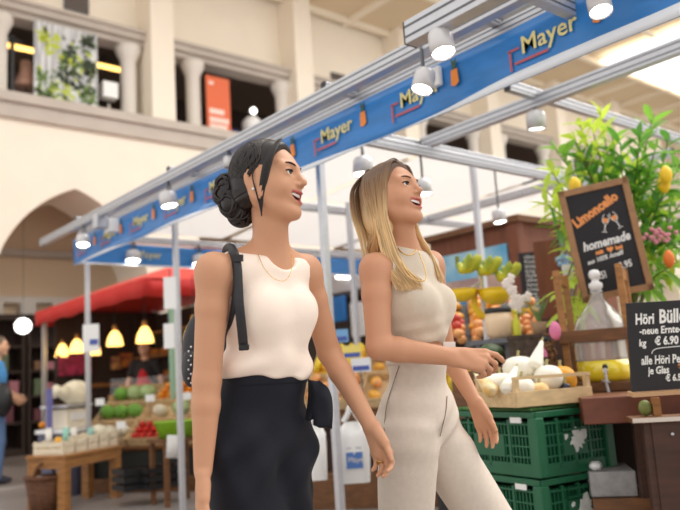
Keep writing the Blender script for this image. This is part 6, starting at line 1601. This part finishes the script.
    def fold(x, y, z):
        u = (x - o_[0]) * px_[0] + (y - o_[1]) * px_[1]; w = z - o_[2]; e = np.clip((-.03 - w) / .08, 0, 1)
        return e * (.0022 * np.sin(130 * w + 30 * u) + .0018 * np.sin(90 * w - 50 * u))
    C.warp(fold)
    sdf_obj('crop_top', C.mesh(2), mat('beige_rib_top', srgb(212, 198, 180), .8, var=.04, scale=40, bump=.12, bscale=160, sheen=.2), root)
    # --- trousers
    G = Field([pel + Vector((0, 0, .25)), ar - fwd * .15, al + fwd * .15, ar + fwd * .1, pel + T.R @ Vector((.25, .2, 0)), pel - T.R @ Vector((.25, .2, 0))], .05, .004)
    G.ell(wst - Vector((0, 0, .01)), (.114, .086, .10), R, .04); G.ell(pel + Vector((0, 0, .045)), (.150, .112, .13), R, .05)
    G.ell(pel + T.R @ Vector((.05, -.06, -.02)), (.085, .075, .09), R, .04); G.ell(pel + T.R @ Vector((-.05, -.06, -.02)), (.085, .075, .09), R, .04)
    for k_, a_, q in ((kr, ar, 1), (kl, al, -1)):
        hp = pel + T.R @ Vector((q * .078, .0, -.02)); G.cone(hp, k_, .096, .078, .012); G.cone(k_, a_ + Vector((0, 0, .02)), .082, .115, .03)
    G.half(P(420, 351, 2.36), (0, 0, 1), .003); G.half((0, 0, .05), (0, 0, -1), .003)
    o2 = np.array(pel)
    def fold2(x, y, z):
        u = (x - o2[0]) * px_[0] + (y - o2[1]) * px_[1]; w = z - o2[2]; e = np.clip((.13 - w) / .1, .15, 1); e2 = np.clip(1 - np.abs(w - .0) / .14, 0, 1)
        return e * .0022 * np.sin(40 * u + 14 * w + 2 * np.sin(14 * w)) + e2 * .0034 * np.sin(75 * w + 26 * u + 2 * np.sin(24 * u))
    G.warp(fold2)
    BGT = mat('ecru_denim', srgb(218, 205, 192), .85, var=.05, scale=60, bump=.1, bscale=220)
    tro = sdf_obj('trousers', G.mesh(2), BGT, root)
    wb = Field([wst + T.R @ Vector((a, b, 0)) for a in (-.2, .2) for b in (-.2, .2)], .05, .0035)
    wb.ell(wst - Vector((0, 0, .01)), (.1175, .0895, .103), R, .02); wb.half(P(420, 350, 2.36), (0, 0, 1), .003); wb.half(P(420, 364, 2.36), (0, 0, -1), .003)
    sdf_obj('waistband', wb.mesh(1), BGT, tro)
    SEAM = mat('seam_thread', srgb(150, 132, 116), .9)
    def surf(px, py, d0=2.0, d1=2.7):   # nearest trouser surface on a line of sight, as the fabric really lies
        sl = G; lo = sl.lo
        for d in np.arange(d0, d1, .002):
            p = P(px, py, d); i = np.round((np.array(p) - lo) / sl.h).astype(int)
            if (i >= 0).all() and (i < sl.n).all() and sl.v[tuple(i)] < .002: return p - FW * .003
        return None
    for nm_, L in (('side_seam', ((399, 366), (395, 378), (391, 390), (387, 403), (385, 418), (384, 432))), ('fly_seam', ((448, 366), (448, 380), (447, 396), (446, 410), (443, 424), (440, 436)))):
        pts = [surf(*q) for q in L]; pts = [p for p in pts if p is not None]
        if len(pts) > 2: MB().tube(spline(pts, 4), .0016, 5).build(nm_, SEAM, tro)
    q = surf(449, 352) or P(449, 350, 2.27); MB().box(q + UP * .008 - FW * .006, (.036, .006, .034), RT, FW, UP).build('belt_tab', mat('white_tab', srgb(238, 234, 230), .6), tro)
    for a_ in (ar, al): MB().ball(a_ + fwd * .07 - Vector((0, 0, .07)), (.043, .112, .034), 16, 10, R=T.R).build('shoe', mat('white_leather', srgb(232, 228, 222), .5), root)
    # necklaces
    nk = [P(x, y, d) for x, y, d in ((398, 248, 2.30), (401, 252, 2.282), (407, 255, 2.272), (413, 254, 2.282), (416.5, 249, 2.30))]
    MB().tube(spline(nk, 6), .0022, 6).build('necklace', GOLD, root)
    nk = [P(x, y, d) for x, y, d in ((396, 250, 2.29), (403, 264, 2.245), (411, 276, 2.215), (420, 281, 2.21), (426, 278, 2.225), (424, 266, 2.255), (418, 251, 2.30))]
    MB().tube(spline(nk, 6), .0016, 6).build('chain', GOLD, root)
    # --- long hair
    Hc = Field([H(0, 0, .16), H(0, .14, 0), H(0, -.2, 0), H(.11, 0, -.12), H(-.11, 0, -.12)], .03, .0032)
    Hc.ell(H(0, -.010, .034), (.080, .097, .085), H.A, .01); Hc.ell(H(0, .010, .043), (.073, .085, .074), H.A, .01)
    Hc.ell(H(0, -.045, -.05), (.076, .066, .09), H.A, .03)
    Hc.half(H(0, .062, .090), H.R @ Vector((0, .95, -.31)), .008); Hc.half(H(0, 0, -.12), H.R @ Vector((0, 0, -1)), .01)
    hv = Hc.mesh(2); z = H.inv(hv[0])[:, 2]; RT_, MD_, BL_ = srgb(98, 74, 58), srgb(160, 124, 88), srgb(226, 192, 142)
    def hc(z):
        t = min(max((.075 - z) / .16, 0), 1); return lin(RT_, MD_, t * 2) if t < .5 else lin(MD_, BL_, t * 2 - 1)
    sdf_obj('hair', hv, HAIRM, root, np.array([hc(v) for v in z]))
    rg = random.Random(9); ps = []
    def lock(pts, r0, r1, sh=0.0):
        pts = spline(pts, 5); n = len(pts); Z0 = [(H.R.transposed() @ (p - H.o)).z for p in pts]
        def cf(t):
            c = hc(Z0[min(int(round(t * (n - 1))), n - 1)] + sh * .05); k = 1 + sh * .35; return tuple(min(max(x * k, 0), 1) for x in c)
        ps.append((pts, [r0 + (r1 - r0) * (k / (n - 1)) ** 3 for k in range(n)], cf))
    C_ = lambda px, py, d: P(px, py, d)
    for i in range(330):
        u = rg.random(); sh = rg.gauss(0, .5)
        if i % 10 < 6:      # her right side, falling in front of the near shoulder
            y0 = .060 - .115 * u
            a = (.004, y0, .121 - .25 * max(0, -y0 - .0) ** 1.2 - (.030 if y0 > .045 else 0)); b = (.050, y0 * 1.0 + .003, .094); c = (.079, y0 * .85 - .004, .035); d = (.082, y0 * .62 - .012, -.04); e = (.080, y0 * .55 - .018, -.11)
            v = 1 - u; k = rg.gauss(0, 1)
            if u < .72:
                f = C_(378 + 24 * v + 2 * k, 262 + 2 * k, 2.262 - .01 * v); g = C_(388 + 34 * v + 3 * k, 280 + 14 * rg.random() * (1 - .2 * v), 2.222 + .012 * (1 - v))
            else: f = C_(373 + 3 * k, 254 + 4 * rg.random(), 2.31 + .05 * u); g = C_(376 + 8 * rg.random(), 282 + 26 * rg.random(), 2.43)
        elif i % 10 < 9:    # her left side, falling over the far shoulder
            y0 = .060 - .11 * u
            a = (-.004, y0, .121 - .25 * max(0, -y0) ** 1.2 - (.030 if y0 > .045 else 0)); b = (-.050, y0, .094); c = (-.078, y0 * .85 - .004, .03); d = (-.080, y0 * .6 - .010, -.04); e = (-.084, y0 * .5 - .012, -.11)
            v = 1 - u; k = rg.gauss(0, 1); f = C_(424 + 8 * v + 1.5 * k, 254 + 3 * k, 2.40 - .02 * v); g = C_(432 + 10 * v + 2 * k, 276 + 14 * rg.random(), 2.355 + .02 * (1 - v))
        else:               # down the back
            x0 = rg.uniform(-.07, .07); a = (x0 * .3, -.05, .12); b = (x0, -.10, .06); c = (x0 * 1.1, -.115, -.02); d = (x0 * 1.1, -.108, -.08); e = (x0 * 1.1, -.105, -.13)
            f = H(x0 * 1.1, -.110, -.20); g = H(x0 * 1.1, -.115, -.27 - .05 * rg.random())
        j = lambda p: H(p[0] * (1 + .035 * rg.gauss(0, 1)), p[1], p[2])
        lock([H(*a), j(b), j(c), j(d), j(e), f, g], .0034, .0008, sh)
    strands('hair_locks', ps, HAIRM, root, None)
woman_b()

# ------------------------------------------------------------------ background people
def simple_person(root, pel, fwd, hgt, skin, parts, rarm, larm, headdir, hair):
    """smaller figures far behind: one body mesh, clothes as children; joints follow a standing pose"""
    s = hgt / 1.7; T = Loc(pel, frame(fwd), s); R = T.A; ch = T(0, 0, .32); nb = T(0, -.01, .53)
    Sr, Sl = T(.165, 0, .46), T(-.165, 0, .46); H = Loc(T(0, .02, .68), frame(headdir), s)
    Er, Wr, El, Wl = T(*rarm[0]), T(*rarm[1]), T(*larm[0]), T(*larm[1])
    kr, kl = T(.09, .03, -.43), T(-.09, -.02, -.43); ar, al = T(.09, .0, -.83), T(-.09, -.06, -.83)
    ar.z = al.z = .09
    F = Field([H(0, 0, .13), H(0, .12, 0), Er, Wr, El, Wl, T(.3, .2, 0), T(-.3, -.2, 0), ar - Vector((0, 0, .09)), al + fwd * .2], .13, .008)
    F.ell(ch, [.145 * s, .095 * s, .17 * s], R, .04); F.ell(T(0, 0, .12), [.125 * s, .09 * s, .13 * s], R, .05); F.ell(T(0, 0, .02), [.15 * s, .105 * s, .12 * s], R, .05)
    F.cone(T(0, -.01, .47), Sr, .055 * s, .048 * s, .03); F.cone(T(0, -.01, .47), Sl, .055 * s, .048 * s, .03); F.cone(H(0, -.01, -.05), nb, .048 * s, .052 * s, .02)
    arm(F, Sr, Er, Wr, .05 * s, .043 * s, .036 * s, .036 * s, .026 * s); arm(F, Sl, El, Wl, .05 * s, .043 * s, .036 * s, .036 * s, .026 * s)
    hand(F, Wr, Wr - Er, T.R @ Vector((-1, 0, 0)), True, sc=1.0 * s); hand(F, Wl, Wl - El, T.R @ Vector((1, 0, 0)), False, sc=1.0 * s)
    for k_, a_, q in ((kr, ar, 1), (kl, al, -1)):
        F.cone(T(q * .085, 0, -.03), k_, .085 * s, .055 * s, .03); F.cone(k_, a_, .055 * s, .035 * s, .02); F.cone(a_, a_ + fwd * .12 - Vector((0, 0, .055)), .036 * s, .03 * s, .02)
    head_sdf(F, H)
    V, Fc = F.mesh(1); sdf_obj('body', (V, Fc), SKIN, root, np.tile(np.array(skin), (len(V), 1)))
    face_parts(H, root, hair)
    Hf = Field([H(0, 0, .16), H(0, .14, 0), H(0, -.17, 0), H(.12, 0, -.1), H(-.12, 0, -.1)], .02, .007)
    Hf.ell(H(0, -.014, .04), [.083 * s, .104 * s, .088 * s], H.A, .01); Hf.ell(H(0, -.04, -.02), [.072 * s, .07 * s, .07 * s], H.A, .02); Hf.half(H(0, .06, .085), H.R @ Vector((0, .9, -.45)), .01)
    hv = Hf.mesh(1); sdf_obj('hair', hv, HAIRM, root, np.tile(np.array(hair[1]), (len(hv[0]), 1)))
    return T, R, H, dict(ch=ch, Sr=Sr, Sl=Sl, Er=Er, Wr=Wr, El=El, Wl=Wl, kr=kr, kl=kl, ar=ar, al=al, s=s)
def shirt(root, T, R, J, m, lo=.0, sleeve=.55, name='shirt'):
    s = J['s']; C = Field([J['ch'] + Vector((0, 0, .25)), T(.3, .2, lo - .1), T(-.3, -.2, lo - .1), J['Er'], J['El']], .12, .008)
    C.ell(J['ch'], [.16 * s, .11 * s, .18 * s], R, .04); C.ell(T(0, 0, .12), [.15 * s, .11 * s, .16 * s], R, .05); C.ell(T(0, 0, .0), [.165 * s, .12 * s, .12 * s], R, .05)
    for S, E in ((J['Sr'], J['Er']), (J['Sl'], J['El'])): C.cone(T(0, -.01, .46), S, .06 * s, .062 * s, .03); C.cone(S, S + (E - S) * sleeve, .062 * s, .056 * s, .03)
    C.half(T(0, 0, lo), (0, 0, -1), .004); C.half(T(0, .02, .515), T.R @ Vector((0, .2, 1)), .004)
    return sdf_obj(name, C.mesh(1), m, root)
def pants(root, T, R, J, m, top=.08):
    s = J['s']; G = Field([T(.3, .2, .15), T(-.3, -.2, .15), J['ar'], J['al']], .13, .009)
    G.ell(T(0, 0, .03), [.16 * s, .115 * s, .13 * s], R, .05)
    for k_, a_, q in ((J['kr'], J['ar'], 1), (J['kl'], J['al'], -1)): G.cone(T(q * .085, 0, -.03), k_, .10 * s, .075 * s, .02); G.cone(k_, a_, .075 * s, .065 * s, .02)
    G.half(T(0, 0, top), (0, 0, 1), .004); G.half((0, 0, .06), (0, 0, -1), .004)
    return sdf_obj('trousers', G.mesh(1), m, root)
def shoes(root, J, fwd, m):
    for a_ in (J['ar'], J['al']): MB().ball(a_ + fwd * .06 - Vector((0, 0, .04)), (.05, .13, .045), 14, 9, R=frame(fwd)).build('shoe', m, root)
# shopper at the left edge
fw1 = (FLAT_F * .35 + SIDE * .95).normalized()
pl1 = P(-3, 405, 9.3); pl1.z = .96
r1_ = thing('person', (pl1.x, pl1.y, 0), 'person in blue t-shirt and jeans cut off by the left edge', 'person')
T_, R_, H_, J_ = simple_person(r1_, pl1, fw1, 1.78, srgb(214, 166, 134), None, ((.24, .0, .20), (.17, .18, .06)), ((-.24, .02, .2), (-.18, .2, .08)), fw1, ('brow_grey', srgb(90, 74, 60)))
shirt(r1_, T_, R_, J_, mat('blue_jersey', srgb(78, 150, 214), .8), -.08); pants(r1_, T_, R_, J_, mat('blue_denim', srgb(100, 130, 176), .85)); shoes(r1_, J_, fw1, mat('dark_shoe', srgb(40, 44, 60), .6))
bgp = thing('shoulder_bag', J_['Wr'] - Vector((0, 0, .3)), 'black shoulder bag carried by the person in the blue t-shirt', 'bag')
q = P(3, 400, 9.05); MB().ball(q, (.11, .16, .20), 16, 10, fn=lambda d, th, p: 1 + .05 * sin(4 * p)).build('bag_body', BLACKP, bgp); MB().tube(spline([q + Vector((0, 0, .17)), T_(.14, 0, .3), T_(.12, -.02, .53), T_(-.02, -.12, .3)], 6), .012, 6).build('strap', BLACKP, bgp)
# vendor in a red apron
fw2 = (-FLAT_F * .95 - SIDE * .15).normalized()
pl2 = P(146, 392, 10.3); pl2.z = .93
r2_ = thing('person', (pl2.x, pl2.y, 0), 'vendor in black shirt and red apron standing behind the vegetables', 'person')
T_, R_, H_, J_ = simple_person(r2_, pl2, fw2, 1.66, srgb(214, 166, 140), None, ((.25, .02, .20), (.23, .12, -.02)), ((-.25, .02, .2), (-.23, .12, -.02)), fw2, ('brow_vendor', srgb(60, 44, 36)))
shirt(r2_, T_, R_, J_, mat('black_jersey', srgb(34, 32, 36), .8), -.02); pants(r2_, T_, R_, J_, mat('dark_trousers', srgb(44, 42, 48), .85)); shoes(r2_, J_, fw2, BLACKP)
Ap = Field([T_(.25, .25, .5), T_(-.25, .0, -.5)], .06, .008); s_ = J_['s']
Ap.ell(J_['ch'] - Vector((0, 0, .05)), [.112 * s_, .125 * s_, .20 * s_], R_, .03); Ap.ell(T_(0, 0, .06), [.17 * s_, .135 * s_, .2 * s_], R_, .05); Ap.cone(T_(0, .02, -.05), T_(0, .04, -.42), .16 * s_, .15 * s_, .04); Ap.half(T_(0, .025, 0), T_.R @ Vector((0, -1, 0)), .004); Ap.half(T_(0, 0, -.42), (0, 0, -1), .004)
apo = sdf_obj('apron', Ap.mesh(1), mat('red_apron', srgb(200, 30, 44), .8), r2_)
